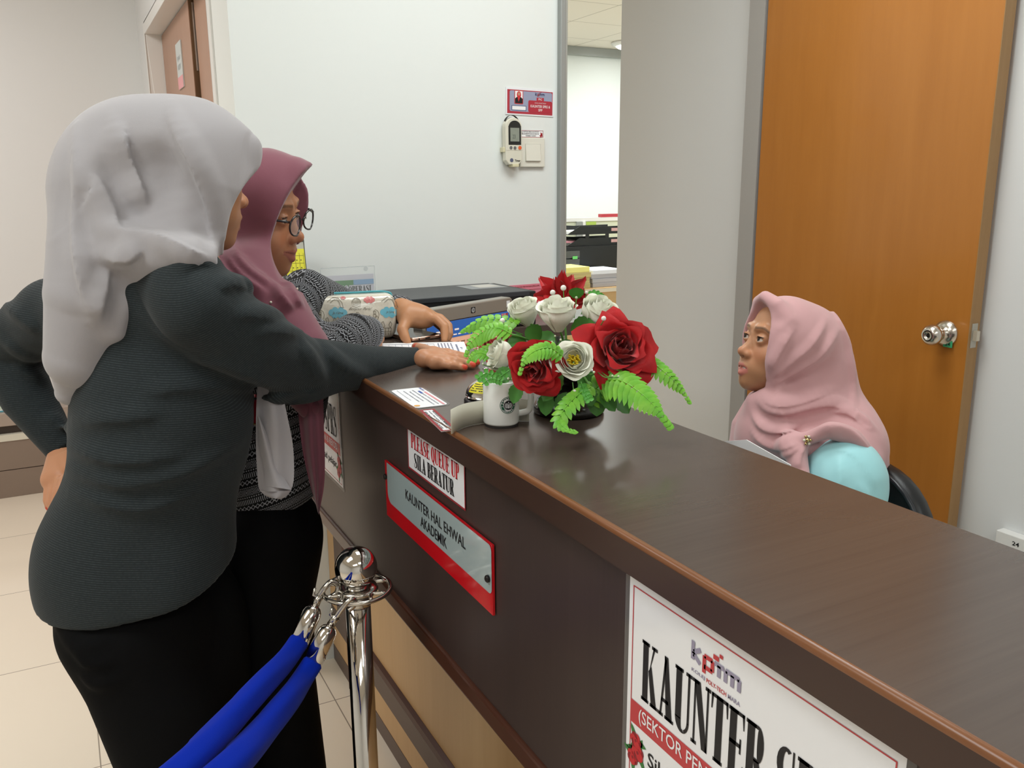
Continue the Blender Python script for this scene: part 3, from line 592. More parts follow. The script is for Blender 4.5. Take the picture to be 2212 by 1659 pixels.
def snets(D, lo, h):
    ins = D < 0; n = np.array(D.shape); c = np.zeros(n-1, np.int8)
    for i in (0, 1):
        for j in (0, 1):
            for k in (0, 1): c += ins[i:n[0]-1+i, j:n[1]-1+j, k:n[2]-1+k]
    act = (c > 0) & (c < 8); I = np.argwhere(act); vid = np.full(act.shape, -1, np.int64); vid[act] = np.arange(len(I))
    acc = np.zeros((len(I), 3)); cnt = np.zeros(len(I)); co = [(i, j, k) for i in (0, 1) for j in (0, 1) for k in (0, 1)]
    val = {q: D[I[:, 0]+q[0], I[:, 1]+q[1], I[:, 2]+q[2]] for q in co}
    for a in co:
        for ax in range(3):
            if a[ax]: continue
            b = list(a); b[ax] = 1; b = tuple(b); va, vb = val[a], val[b]; x = (va < 0) != (vb < 0)
            t = np.where(x, va/np.where(x, va-vb, 1), 0)
            p = np.array(a, float)[None, :].repeat(len(I), 0); p[:, ax] += t; acc[x] += p[x]; cnt[x] += 1
    V = lo+h*(I+acc/cnt[:, None]); F = []
    for ax in range(3):
        o = [q for q in range(3) if q != ax]; sl0 = [slice(None)]*3; sl1 = [slice(None)]*3; sl0[ax] = slice(0, n[ax]-1); sl1[ax] = slice(1, n[ax])
        a, b = ins[tuple(sl0)], ins[tuple(sl1)]; E = np.argwhere(a != b); ok = (E[:, o[0]] > 0) & (E[:, o[1]] > 0) & (E[:, o[0]] < n[o[0]]-1) & (E[:, o[1]] < n[o[1]]-1); E = E[ok]
        sg = a[tuple(E.T)]
        def cell(d0, d1): q = E.copy(); q[:, o[0]] -= d0; q[:, o[1]] -= d1; return vid[tuple(q.T)]
        Q = np.stack([cell(1, 1), cell(0, 1), cell(0, 0), cell(1, 0)], 1); flip = sg if ax != 1 else ~sg
        Q[~flip] = Q[~flip][:, ::-1]; F.append(Q)
    return V, np.concatenate(F)
def soften(V, F, it=1, w=0.5):
    e = np.concatenate([F[:, [0, 1]], F[:, [1, 2]], F[:, [2, 3]], F[:, [3, 0]]]); n = len(V)
    for _ in range(it):
        S = np.zeros_like(V); c = np.zeros(n)
        for a, b in ((0, 1), (1, 0)): np.add.at(S, e[:, a], V[e[:, b]]); np.add.at(c, e[:, a], 1)
        V = V*(1-w)+w*S/np.maximum(c, 1)[:, None]
    return V
def put(name, parts, mats, parent, cols=None, attrs=None, smooth=True):
    """parts: list of (V in work space, F). cols: per part function V->rgb ; attrs: dict name-> list of arrays"""
    Vs = []; Fs = []; k = 0; T = []
    for V, F in parts:
        Vs.append(V); Fs.append(np.asarray(F)+k); k += len(V)
    W = toW(np.concatenate(Vs)); me = bpy.data.meshes.new(name)
    if parent is not None:
        Mi = np.array(wmat(parent).inverted()); W = W@Mi[:3, :3].T+Mi[:3, 3]
    F = np.concatenate(Fs)[:, ::-1]; nf = len(F)
    me.vertices.add(len(W)); me.vertices.foreach_set('co', W.astype(np.float32).ravel()); me.loops.add(nf*4); me.loops.foreach_set('vertex_index', F.astype(np.int32).ravel())
    me.polygons.add(nf); me.polygons.foreach_set('loop_start', np.arange(0, nf*4, 4, dtype=np.int32)); me.polygons.foreach_set('use_smooth', np.ones(nf, bool)) if smooth else None
    me.update(calc_edges=True); me.validate()
    for m in (mats if isinstance(mats, (list, tuple)) else [mats]): me.materials.append(m)
    if cols:
        at = me.attributes.new('Col', 'FLOAT_COLOR', 'POINT'); c = np.concatenate([fn(V) for fn, (V, _) in zip(cols, parts)]); c = np.concatenate([c, np.ones((len(c), 1))], 1); at.data.foreach_set('color', c.astype(np.float32).ravel())
    for key, arrs in (attrs or {}).items():
        at = me.attributes.new(key, 'FLOAT', 'POINT'); at.data.foreach_set('value', np.concatenate(arrs).astype(np.float32))
    o = bpy.data.objects.new(name, me); COL.objects.link(o); o.parent = parent; return o
def frame_of(F, up=(0, 1, 0)):
    F = unit(F); X = unit(np.cross(np.asarray(up, float), F)); U = np.cross(F, X); return np.stack([X, U, F], 1)   # columns
def sstep(a, b, x): t = np.clip((x-a)/(b-a), 0, 1); return t*t*(3-2*t)
def skin_mat():
    m = mat('skin', 'A9785C', 0.42, sss=0.12, spec=0.4, bump=(900, 0.04)); N, L = nodes(m); b = N['Principled BSDF']
    a = N.new('ShaderNodeAttribute'); a.attribute_name = 'Col'; L.new(a.outputs['Color'], b.inputs['Base Color']); return m
M_skin = skin_mat()
def head(o, R, tone, lip, open_=0.0, smile=0.0, gaze=(0, 0, 1), h=0.0018, neck=None, sc=0.95):
    """face and neck; o centre at eye level, R columns = across, up, forward. returns mesh + colour function"""
    f = Form(); G = lambda p: o+R@(sc*np.asarray(p, float))
    e = lambda c, r, k, mode=1: f.ell(G(c), sc*np.asarray(r), k*sc, R, mode)
    s = lambda pts, rad, k, mode=1: f.seg([G(p) for p in pts], [sc*x for x in rad], k*sc, mode)
    e((0, .035, -.012), (.073, .083, .093), 0); e((0, -.035, .026), (.059, .076, .060), .03); e((0, -.076, .030), (.047, .043, .048), .025)
    s([(0, -.103, .064)], [.0165], .024)
    for q in (-1, 1): s([(q*.034, -.064, .044)], [.022], .02)
    for q in (-1, 1): s([(q*.040, -.032-.004*smile, .054)], [.021+.003*smile], .02)
    e((0, -.067, .064), (.030, .026, .025), .016)
    neck = G((0, -.2, -.04)) if neck is None else np.asarray(neck)
    f.seg([G((0, -.045, -.045)), neck], [.046, .054], .025)
    for q in (-1, 1):
        s([(q*.031, .006, .101)], [.0155], .016, -1)
        s([(q*.012, .0245, .084), (q*.032, .027, .079), (q*.048, .018, .064)], [.0055, .0065, .005], .016)
        s([(q*.0305, 0, .0735)], [.0142], .006)
        e((q*.0305, -.0005, .0885), (.0130, .0054, .014), .0025, -1)
        s([(q*.0305, 0, .0735)], [.0124], 0)
        s([(q*.0185, .0058, .0815), (q*.0305, .0082, .0868), (q*.043, .0045, .0798)], [.0016, .0022, .0014], .003)
    s([(0, .006, .080), (0, -.016, .0865), (0, -.034, .0970)], [.0070, .0078, .0090], .015); s([(0, -.0365, .0995)], [.0100], .008)
    for q in (-1, 1): s([(q*.0124, -.0405, .0905)], [.0076], .009); s([(q*.0068, -.0475, .0970)], [.0034], .003, -1)
    w = .0225+.004*smile; cy = .004*smile; g = .0022+.0045*open_
    s([(-w, -.0715+cy, .076), (-.009, -.0655, .0885), (0, -.067, .090), (.009, -.0655, .0885), (w, -.0715+cy, .076)], [.003, .0052, .0048, .0052, .003], .005)
    s([(-w*.92, -.0735+cy-g, .076), (0, -.0785-1.6*g, .0885), (w*.92, -.0735+cy-g, .076)], [.003, .0056, .003], .005)
    s([(-w, -.0718+cy, .080), (0, -.0715-g*.6, .097), (w, -.0718+cy, .080)], [.0008, g*.75, .0008], .002, -1)
    if open_ > 0.3: s([(-.013, -.0700, .0815), (0, -.0698, .0865), (.013, -.0700, .0815)], [.0034]*3, .001)
    V, F = f.mesh(h, *(lambda a, b: (np.minimum(a, neck-.06), np.maximum(b, neck+.06)))(*bounds_of(G, (-.085, -.125, -.11), (.085, .125, .125))))
    gz = unit(gaze); tone = np.array(lin(tone)); lip = np.array(lin(lip)); dark = np.array(lin('2A1A14'))
    def col(V):
        q = (V-o)@R/sc; c = np.tile(tone, (len(V), 1)); x = np.abs(q[:, 0])
        def blend(c, m, k): return c*(1-m[:, None])+m[:, None]*np.asarray(k)
        red = np.exp(-(((x-.038)/.02)**2+((q[:, 1]+.035)/.022)**2))+0.8*np.exp(-((x/.016)**2+((q[:, 1]+.038)/.014)**2))
        c = c*(1+red[:, None]*np.array([.06, -.08, -.1])); front = sstep(.045, .06, q[:, 2])
        by = .0250+.0022*sstep(.012, .034, x)-.008*sstep(.036, .052, x)
        c = blend(c, front*0.62*(1-sstep(.0016, .0042, np.abs(q[:, 1]-by)))*sstep(.010, .014, x)*(1-sstep(.046, .052, x)), dark)
        ml = (1-sstep(w*.92, w*1.05, x))*sstep(.066, .072, q[:, 2])
        up = -.0615-.0022*np.exp(-(x/.004)**2)-.009*sstep(.006, w, x)+cy*sstep(.005, w, x); dn = -.0845-1.9*g+.0105*sstep(.002, w, x)+cy*sstep(.005, w, x)
        c = blend(c, .85*ml*sstep(dn-.0012, dn+.0012, q[:, 1])*(1-sstep(up-.0012, up+.0012, q[:, 1])), lip)
        if open_ > .3:
            tm = (x < .0145) & (q[:, 1] < -.0675) & (q[:, 1] > -.0745) & (q[:, 2] < .0895) & (q[:, 2] > .078); c[tm] = lin('D8D2C8')
        for sg in (-1, 1):
            ec = np.array([sg*.0305, 0, .0735]); v = q-ec; r = np.linalg.norm(v, axis=1); ball = (r < .01285) & (v[:, 2] > 0.002) & (np.abs(v[:, 1]) < .0078)
            a = (v/np.maximum(r, 1e-9)[:, None])@gz; eye = np.tile(lin('C9BDB2'), (len(V), 1)); eye = blend(eye, sstep(.862, .885, a), lin('2B1B13')); eye = blend(eye, sstep(.965, .975, a), lin('070505')); c[ball] = eye[ball]
            lash = (np.abs(r-.0139) < .0018) & (v[:, 2] > .0045) & (v[:, 1] > .0036) & (v[:, 1] < .0068) & (np.abs(v[:, 0]) < .0128); c[lash] = dark*1.2
        return c
    return (V, F), col, f
def bounds_of(G, a, b):
    P = np.array([G((x, y, z)) for x in (a[0], b[0]) for y in (a[1], b[1]) for z in (a[2], b[2])]); return P.min(0), P.max(0)
def pleat(f, path, r, e=.5, side=1, k=.012, dz=None, taper=(.3, .3), **kw):
    """a raised fold ending in an overlap edge on one side (side +1: below / right of the line as drawn)"""
    P = np.array(path, float); T = np.gradient(P, axis=0); Nn = np.stack([-T[:, 1], T[:, 0]], 1); Nn /= np.linalg.norm(Nn, axis=1)[:, None]
    d, _b = f.hit(P); w = (r*.75*FPX/d)[:, None]
    f.stroke([tuple(p) for p in P-Nn*w*side], r, min(e, .6), k, 1, taper=taper)
    f.layer(path, dz or r*.5, r*2.2, side, taper[0])
def strokes(f, table):
    for (path, r, e, k, sg) in table: f.stroke(path, r, e, k, sg)
def cloth(name, col, rough=0.8, sheen=0.25, bump=(1400, 0.12), two=None, noise=None):
    return mat(name, col, rough, spec=0.25, sheen=sheen, bump=bump, noise=noise, two=two)
def tonecol(t): c = np.array(lin(t)); return lambda V: np.tile(c, (len(V), 1))
# ================================================================ the seated clerk
FS = np.array([-.925, .20, -.29]); RS = frame_of(FS, (.25, .95, -.12))
oS = np.array([.613, .088, 1.945])
oSw = toW(oS[None])[0]
LS = 'person in a dusty pink headscarf and pale blue blouse, seated behind the counter'
pS = thing('person', LS, 'person', (oSw[0]+0.06, oSw[1]-0.02, 0.0))
(hv, hf), hc, _ = head(oS, RS, 'B98765', 'C4766E', open_=.6, gaze=(.02, .12, 1), neck=C(1725, 905, 1.97))
sx, sy = oSw[0]+0.07, oSw[1]-0.03
w_ = lambda x, y, z: CW((sx+x, sy+y, z))      # person's own place on the floor: -x towards the counter
fb = Form(); fb.ell(w_(0, 0, .62), (.15, .15, .15), 0).ell(w_(0, 0, .78), (.125, .18, .13), .06)
for q in (-1, 1):
    fb.seg([w_(0, q*.13, .83), w_(-.1, q*.17, .66), w_(-.3, q*.14, .72)], [.045, .04, .032], .03)
    fb.seg([w_(-.3, q*.14, .72), w_(-.38, q*.12, .735)], [.028, .03], .02)
    for i in range(4): fb.seg([w_(-.38, q*.12+.018*(i-1.5), .735), w_(-.45-.01*(i in (1, 2)), q*.12+.02*(i-1.5), .73)], [.009, .007], .006)
    fb.seg([w_(-.37, q*.12-q*.03, .735), w_(-.41, q*.12-q*.055, .73)], [.01, .008], .006)
    fb.seg([w_(0, q*.1, .52), w_(-.38, q*.1, .5), w_(-.36, q*.1, .08)], [.075, .06, .045], .03)
    fb.seg([w_(-.36, q*.1, .05), w_(-.5, q*.1, .035)], [.035, .03], .02)
bv = fb.mesh(.012)
put('body', [(hv, hf), bv], M_skin, pS, [hc, tonecol('B08264')])
# scarf
h = Form(); G = lambda p: oS+RS@np.asarray(p, float)
h.ell(G((0, .020, -.020)), (.085, .089, .112), 0, RS).ell(G((0, .005, .012)), (.080, .098, .072), .03, RS)
h.seg([C(1752, 745, 1.97), C(1766, 790, 1.97)], [.068, .068], .05)
h.seg([C(1785, 800, 1.98), C(1820, 900, 1.97), C(1838, 985, 1.96)], [.052, .060, .055], .05)
h.ell(C(1725, 855, 1.97), (.075, .07, .085), .05)
h.ell(C(1668, 935, 1.95), (.074, .095, .085), .05)
h.seg([C(1690, 960, 1.98), C(1830, 965, 1.93)], [.09, .085], .06)
h.seg([C(1716, 955, 1.83), C(1726, 1010, 1.80), C(1736, 1070, 1.77)], [.024, .020, .018], .015).seg([C(1742, 948, 1.81), C(1790, 930, 1.79), C(1842, 944, 1.80), C(1880, 985, 1.82), C(1902, 1040, 1.85)], [.014, .016, .017, .017, .014], .012).seg([C(1760, 965, 1.85), C(1810, 960, 1.85), C(1868, 1000, 1.87)], .034, .02)
h.seg([C(1640, 868, 1.93), C(1672, 872, 1.90)], [.026, .03], .03)
h.seg([C(1632, 862, 2.03), C(1606, 920, 2.03), C(1600, 1010, 2.02)], [.02, .028, .034], .015)
h.seg([C(1875, 960, 1.97), C(1895, 1010, 1.95), C(1898, 1060, 1.94)], [.03, .022, .012], .03)
h.seg([G(p) for p in ((-.062, .055, .045), (-.040, .083, .064), (0, .094, .076), (.040, .083, .064), (.062, .055, .045))], [.010, .013, .014, .013, .010], .025)
h.seg([G(p) for p in ((-.064, .03, .050), (-.065, -.04, .048), (-.058, -.085, .030))], .012, .02)
h.ell(G((0, -.012, .105)), (.062, .098, .085), .006, RS, -1)
h.seg([G((0, -.03, .03)), G((0, -.08, .05)), G((0, -.09, .10))], [.052, .040, .05], .01, -1)
q = lambda L: [(1500+a/3.0167, 600+b/3.0167) for a, b in L]
for (L, r, e, sd) in (
 ([(495, 650), (545, 540), (600, 440), (655, 335)], .010, .45, 1),
 ([(478, 690), (640, 565), (780, 445), (872, 285)], .012, .5, 1),
 ([(500, 718), (700, 610), (850, 505), (950, 350)], .014, .5, 1),
 ([(420, 770), (490, 835), (620, 845), (780, 800), (920, 740)], .013, .5, 1),
 ([(395, 805), (470, 878), (600, 900), (760, 862), (900, 845), (1040, 900)], .015, .55, 1),
 ([(360, 880), (420, 985), (520, 1020), (640, 1000), (685, 955)], .013, .55, 1),
 ([(360, 1000), (430, 1090), (560, 1130), (720, 1065)], .014, .5, 1),
 ([(700, 1090), (640, 1150), (560, 1185)], .009, .5, -1), ([(735, 1090), (700, 1170), (690, 1260)], .008, .5, -1),
 ([(760, 1000), (880, 950), (1020, 980), (1120, 1080), (1180, 1190)], .011, .5, -1),
 ([(860, 885), (980, 890), (1080, 950), (1165, 1020)], .010, .5, 1)):
    pleat(h, q(L), r, e, sd)
strokes(h, [(q([(925, 225), (1000, 400), (1045, 620), (1052, 890)]), .0055, .6, .004, -1),
 (q([(905, 225), (980, 400), (1025, 620), (1030, 860)]), .010, .45, .014, 1), (q([(1085, 880), (1100, 930), (1160, 965)]), .012, .5, .006, -1)])
M_pk = cloth('dusty_pink_scarf', 'C99C9E', .75, .3)
V, F = h.mesh(.0030, C(1550, 1090, 1.80)-[0, 0, .10], C(1940, 610, 2.16)+[0.02, .02, 0]); put('headscarf', [(V, F)], M_pk, pS)
b = Form(); b.ell(C(1826, 1052, 1.83), (.084, .108, .085), 0).seg([C(1815, 1040, 1.83), C(1800, 1200, 1.80)], [.075, .06], .04)
b.ell(w_(0, 0, .66), (.155, .18, .155), .04).ell(w_(.02, .0, .77), (.12, .16, .10), .06)
b.seg([w_(.02, .12, .79), w_(-.08, .16, .64), w_(-.26, .15, .72)], [.06, .055, .045], .03).seg([C(1800, 1180, 1.80), w_(-.26, -.14, .72)], [.06, .045], .03)
b.ell(w_(-.1, 0, .55), (.2, .19, .07), .05)
b.layer([(1752, 1012), (1766, 996), (1790, 979), (1828, 978), (1862, 1006), (1890, 1060)], .0035, .03, 1, .1)
strokes(b, [([(1812, 985), (1816, 1030), (1810, 1070)], .006, .4, .012, 1), ([(1850, 1040), (1868, 1070), (1870, 1100)], .006, .4, .012, 1)])
put('blouse', [b.mesh(.006)], cloth('pale_blue_satin', 'A5DCE2', .42, .1, (700, .05)), pS)
k = Form()
k.ell(w_(0, 0, .50), (.19, .16, .12), 0)
for s_ in (-1, 1): k.seg([w_(-.02, s_*.09, .50), w_(-.40, s_*.09, .49), w_(-.38, s_*.09, .10)], [.105, .085, .075], .08)
put('skirt', [k.mesh(.012)], mat('skirt_blue', '8CC4CC', .6), pS)
for s_ in (-1, 1):
    e = Form(); e.seg([w_(-.36, s_*.1, .045), w_(-.52, s_*.1, .032)], [.042, .034], .02); put('shoe', [e.mesh(.008)], mat('shoe_black', '1C1A1A', .35), pS)
d, _b = h.hit([(1744, 951)]); c = toW(C(1744, 951, d[0]-.004)[None])[0]
mb = MB(); mb.ball(c, .0052, 10, 6, 0)
for i in range(6): a = i*1.047; mb.ball(c+CR*.0066*math.cos(a)+CU*.0085*math.sin(a), .0032, 8, 5, i % 2)
mb.build('brooch', [mat('brooch_gold', 'C2AE7A', .25, metal=.9), mat('brooch_pearl', 'DDD6C2', .25)], pS, smooth=True)
# ================================================================ helpers for the two visitors
def sheet(left, right, d, nu=14, nv=24, wave=0.004, fold=2.5, ph=0.0, dv=None):
    """hanging cloth between two outlines (photograph points) at depth d; gently pleated"""
    Lp = np.array(catmull(left, 8)); Rp = np.array(catmull(right, 8)); V = []
    ip = lambda A, t: np.array([np.interp(t*(len(A)-1), range(len(A)), A[:, i]) for i in range(2)])
    for j in range(nv):
        t = j/(nv-1); a, b = ip(Lp, t), ip(Rp, t)
        for i in range(nu):
            s = i/(nu-1); p = a*(1-s)+b*s; V.append(C(p[0], p[1], d+(dv(s, t) if dv else 0)+wave*math.sin(6.28*fold*s+ph+1.3*t)-.010*math.sin(math.pi*s)))
    F = [(j*nu+i, j*nu+i+1, (j+1)*nu+i+1, (j+1)*nu+i) for j in range(nv-1) for i in range(nu-1)]
    return np.array(V), np.array(F)
def along(V, pts):
    """arc length of the nearest point on a chain, and the angle round it"""
    pts = np.array(pts); best = np.full(len(V), 9.0); s = np.zeros(len(V)); ang = np.zeros(len(V)); acc = 0
    for a, b in zip(pts[:-1], pts[1:]):
        ba = b-a; L = np.linalg.norm(ba); t = np.clip((V-a)@ba/(L*L), 0, 1); q = V-a-t[:, None]*ba; d = np.linalg.norm(q, axis=1); m = d < best
        u = unit(np.cross(ba, (0, 0, 1.0))); w = np.cross(ba/L, u)
        best[m] = d[m]; s[m] = acc+t[m]*L; ang[m] = np.arctan2(q@w, q@u)[m]; acc += L
    return s, ang, best
def attr(N, name): a = N.new('ShaderNodeAttribute'); a.attribute_name = name; return a.outputs['Fac']
def mnode(N, L, op, a, b=None, c=None):
    n = N.new('ShaderNodeMath'); n.operation = op
    for i, x in enumerate((a, b, c)):
        if x is None: continue
        if isinstance(x, (int, float)): n.inputs[i].default_value = x
        else: L.new(x, n.inputs[i])
    return n.outputs[0]
def stripe_mat():
    m = mat('ribbed_charcoal_knit', '2A2F31', .85, spec=.15, sheen=.08); N, L = nodes(m); b = N['Principled BSDF']
    s = mnode(N, L, 'SINE', mnode(N, L, 'MULTIPLY', attr(N, 'S'), 6.2832/.0031)); mr = N.new('ShaderNodeMapRange'); mr.inputs[1].default_value = .1; mr.inputs[2].default_value = .95
    L.new(s, mr.inputs[0]); tc = N.new('ShaderNodeTexCoord'); nz = N.new('ShaderNodeTexNoise'); nz.inputs['Scale'].default_value = 260; L.new(tc.outputs['Object'], nz.inputs[0])
    f = mnode(N, L, 'MULTIPLY', mr.outputs[0], mnode(N, L, 'MULTIPLY_ADD', nz.outputs[0], 1.6, -.25)); mx = N.new('ShaderNodeMix'); mx.data_type = 'RGBA'; mx.clamp_factor = True
    mx.inputs[6].default_value = (*lin('262B2D'), 1); mx.inputs[7].default_value = (*lin('3F4648'), 1); L.new(f, mx.inputs[0]); L.new(mx.outputs[2], b.inputs['Base Color']); return m
def zigzag_mat():
    m = mat('black_white_zigzag', '141416', .8, spec=.15, sheen=.1); N, L = nodes(m); b = N['Principled BSDF']; u, v = attr(N, 'U'), attr(N, 'V')
    M = lambda *a: mnode(N, L, *a)
    row = M('FRACT', M('DIVIDE', v, .044)); fine = M('FRACT', M('DIVIDE', u, .0085)); tri = M('ABSOLUTE', M('SUBTRACT', fine, .5))
    band = lambda a, c: M('MULTIPLY', M('GREATER_THAN', row, a), M('LESS_THAN', row, c))
    zz = M('LESS_THAN', M('ABSOLUTE', M('SUBTRACT', row, M('MULTIPLY_ADD', tri, .22, .06))), .022)
    zz2 = M('LESS_THAN', M('ABSOLUTE', M('SUBTRACT', row, M('MULTIPLY_ADD', tri, -.22, .24))), .018)
    hatch = M('MULTIPLY', M('LESS_THAN', M('FRACT', M('ADD', M('DIVIDE', u, .0034), M('MULTIPLY', row, 3.0))), .42), band(.30, .50))
    dots = M('MULTIPLY', M('LESS_THAN', M('FRACT', M('DIVIDE', u, .0042)), .5), band(.55, .60))
    big = M('ABSOLUTE', M('SUBTRACT', M('FRACT', M('DIVIDE', u, .021)), .5))
    dia = M('MULTIPLY', M('LESS_THAN', M('FRACT', M('MULTIPLY', M('ADD', M('MULTIPLY', big, .95), M('ABSOLUTE', M('SUBTRACT', row, .77))), 9.0)), .36), band(.64, .90))
    dots2 = M('MULTIPLY', M('LESS_THAN', M('FRACT', M('DIVIDE', u, .0036)), .5), band(.93, .97))
    t = zz
    for q in (zz2, hatch, dots, dia, dots2): t = M('MAXIMUM', t, q)
    mx = N.new('ShaderNodeMix'); mx.data_type = 'RGBA'; mx.inputs[6].default_value = (*lin('121214'), 1); mx.inputs[7].default_value = (*lin('9A9CA2'), 1); L.new(t, mx.inputs[0]); L.new(mx.outputs[2], b.inputs['Base Color']); return m
M_trs = mat('black_trousers', '0D0D0E', .85, spec=.1, bump=(500, .1))
M_nail = 'C8452E'
def skincol(tone, nails=()):
    t = np.array(lin(tone)); nl = np.array(lin(M_nail))
    def fn(V):
        c = np.tile(t, (len(V), 1))
        for p, r in nails:
            m = 1-sstep(r*.8, r, np.linalg.norm(V-p, axis=1)); c = c*(1-m[:, None])+m[:, None]*nl
        return c
    return fn
def foot_shoe(parent, w, dirv, m):
    f = Form(); a = np.array(w, float); d = np.array(dirv, float)
    f.seg([CW(a+(0, 0, .04)), CW(a+d*.17+(0, 0, .03))], [.04, .036], .02); f.add(f_plane(CW(a+(0, 0, .004)), -(CW(a+(0, 0, 1))-CW(a)), *bb(CW(a))), 0.003, 0)
    return put('shoe', [f.mesh(.006)], m, parent)
def bb(c, r=3.0): return np.asarray(c)-r, np.asarray(c)+r
UPC = CW(EYE+np.array([0, 0, 1.0]))       # world up in the work space
M_shoe = mat('dark_shoe', '1A1818', .4)

# ================================================================ visitor in the maroon headscarf
FM = np.array([.980, -.164, -.085]); RM = frame_of(FM, (.132, .915, -.36)); oM = np.array([-.486, .321, 1.591]); oMw = toW(oM[None])[0]
hipM = toW(C(585, 1120, 1.56)[None])[0]
pM = thing('person', 'person in a maroon headscarf, glasses and black-and-white patterned blouse, holding a phone', 'person', (hipM[0], hipM[1], 0))
(hv, hf), hc, _ = head(oM, RM, 'B27E5E', '9A5A50', smile=2.4, gaze=(0, -.35, 1), neck=C(556, 690, 1.655))
fb = Form(); fb.ell(C(585, 800, 1.57), (.10, .16, .09), 0).ell(C(585, 1050, 1.57), (.06, .10, .06), .05).seg([C(552, 640, 1.63), C(572, 720, 1.60)], [.04, .055], .04)
fb.seg([C(560, 690, 1.48), C(650, 815, 1.46), C(770, 722, 1.63)], [.045, .036, .026], .03).seg([C(640, 660, 1.72), C(742, 668, 1.90), C(868, 668, 1.815)], [.030, .028, .022], .02)
feetM = [np.array([hipM[0]-.03, hipM[1]-.07, 0.02]), np.array([hipM[0]+.0, hipM[1]+.07, 0.02])]
for i, ft in enumerate(feetM): fb.seg([C(575+20*i, 1130, 1.53+.06*i), CW(ft+(0, 0, .45)), CW(ft+(0, 0, .05))], [.05, .04, .03], .02)
hr = Form()       # right hand, closed over the paper
hr.seg([C(785, 722, 1.655), C(803, 721, 1.68)], [.024, .023], 0).seg([C(806, 712, 1.69), C(818, 724, 1.695), C(813, 737, 1.685), C(803, 741, 1.675)], [.011, .0105, .0095, .008], .006)
hr.seg([C(806, 722, 1.70), C(820, 731, 1.71), C(812, 745, 1.70)], [.0105, .010, .0085], .005).seg([C(804, 732, 1.70), C(814, 740, 1.71), C(806, 748, 1.70)], [.010, .009, .008], .005)
hr.seg([C(800, 738, 1.69), C(806, 745, 1.70), C(798, 749, 1.69)], [.009, .008, .007], .005).seg([C(795, 728, 1.65), C(806, 738, 1.655), C(817, 744, 1.675)], [.011, .010, .008], .008)
hl = Form()       # left hand arched over the phone
hl.seg([C(866, 668, 1.805), C(888, 676, 1.79), C(912, 682, 1.785)], [.025, .0225, .019], 0).seg([C(880, 684, 1.775), C(905, 690, 1.78)], [.021, .017], .02).seg([C(905, 682, 1.80), C(925, 688, 1.80)], [.019, .017], .02)
hl.seg([C(878, 692, 1.765), C(869, 712, 1.745), C(875, 729, 1.738), C(880, 738, 1.735)], [.0135, .0112, .0100, .0078], .012)
for (pts, rr) in (([(918, 683, 1.782), (944, 690, 1.775), (960, 706, 1.765), (961, 724, 1.758), (960, 736, 1.752)], 1), ([(920, 682, 1.80), (950, 688, 1.80), (968, 704, 1.795), (970, 722, 1.785), (966, 734, 1.78)], 1.03), ([(920, 683, 1.82), (948, 690, 1.825), (965, 706, 1.82), (968, 722, 1.81), (964, 731, 1.80)], .97), ([(915, 686, 1.835), (940, 696, 1.845), (956, 710, 1.84), (960, 722, 1.83)], .85)):
    hl.seg([C(*p) for p in pts], [.0105*rr, .0100*rr, .0092*rr, .0085*rr, .0068*rr][:len(pts)], .007)
put('body', [(hv, hf), fb.mesh(.011), hr.mesh(.0022), hl.mesh(.0022)], M_skin, pM, [hc, tonecol('B27E5E'), skincol('B07C5A'), skincol('B98560')])
# scarf
h = Form(); G = lambda p: oM+RM@np.asarray(p, float)
h.ell(G((0, .020, -.020)), (.082, .088, .110), 0, RM).ell(G((0, .012, .020)), (.078, .094, .072), .03, RM).ell(G((0, .030, .042)), (.074, .074, .072), .03, RM)
h.seg([G((0, .07, .05)), G((0, .083, .085)), C(664, 369, 1.56)], [.034, .020, .007], .04)
h.seg([C(662, 370, 1.57), C(648, 385, 1.553), C(619, 424, 1.533), C(594, 484, 1.523), C(577, 549, 1.523), C(573, 586, 1.535), C(596, 603, 1.57), C(624, 598, 1.60)], [.006, .009, .012, .013, .013, .012, .011, .010], .035)
h.seg([C(664, 369, 1.56), C(655, 400, 1.61), C(648, 440, 1.64), C(640, 520, 1.655)], [.006, .007, .008, .008], .012)
h.seg([oM+RM@np.array([0, -.09, -.03]), C(535, 640, 1.53)], [.070, .085], .05)
h.add(f_cyl(C(663, 504, 1.53), .056, .142, .112, axes_at(650, 500, .934, -.356)), .004, -1)
h.seg([C(520, 620, 1.50), C(590, 700, 1.47), C(640, 760, 1.46)], [.060, .068, .058], .05)
h.seg([C(560, 630, 1.55), C(596, 645, 1.565), C(640, 695, 1.56), C(664, 745, 1.55)], [.044, .038, .036, .03], .03)
h.seg([C(600, 800, 1.50), C(640, 830, 1.48), C(668, 880, 1.46)], [.05, .035, .02], .03)
q4 = lambda L: [(440+a/6.38, 380+b/6.38) for a, b in L]
for (L, r, e, sd) in (
 ([(265, 880), (370, 1120), (540, 1330), (760, 1500), (960, 1640)], .015, .6, -1), ([(420, 860), (500, 1080), (660, 1260), (850, 1400), (1040, 1580)], .014, .6, -1),
 ([(180, 1000), (290, 1230), (480, 1480), (620, 1640)], .014, .6, -1), ([(980, 1440), (1060, 1560), (1150, 1680), (1260, 1850)], .010, .6, -1), ([(1180, 1440), (1280, 1600), (1380, 1800)], .009, .6, -1)): pleat(h, q4(L), r, e, sd, dz=.008)
strokes(h, [([(590, 690), (640, 740), (665, 770)], .008, .6, .006, 1), ([(560, 680), (610, 740), (640, 775)], .009, .6, .006, 1)])
M_mar = cloth('maroon_scarf', '7E4A57', .72, .35)
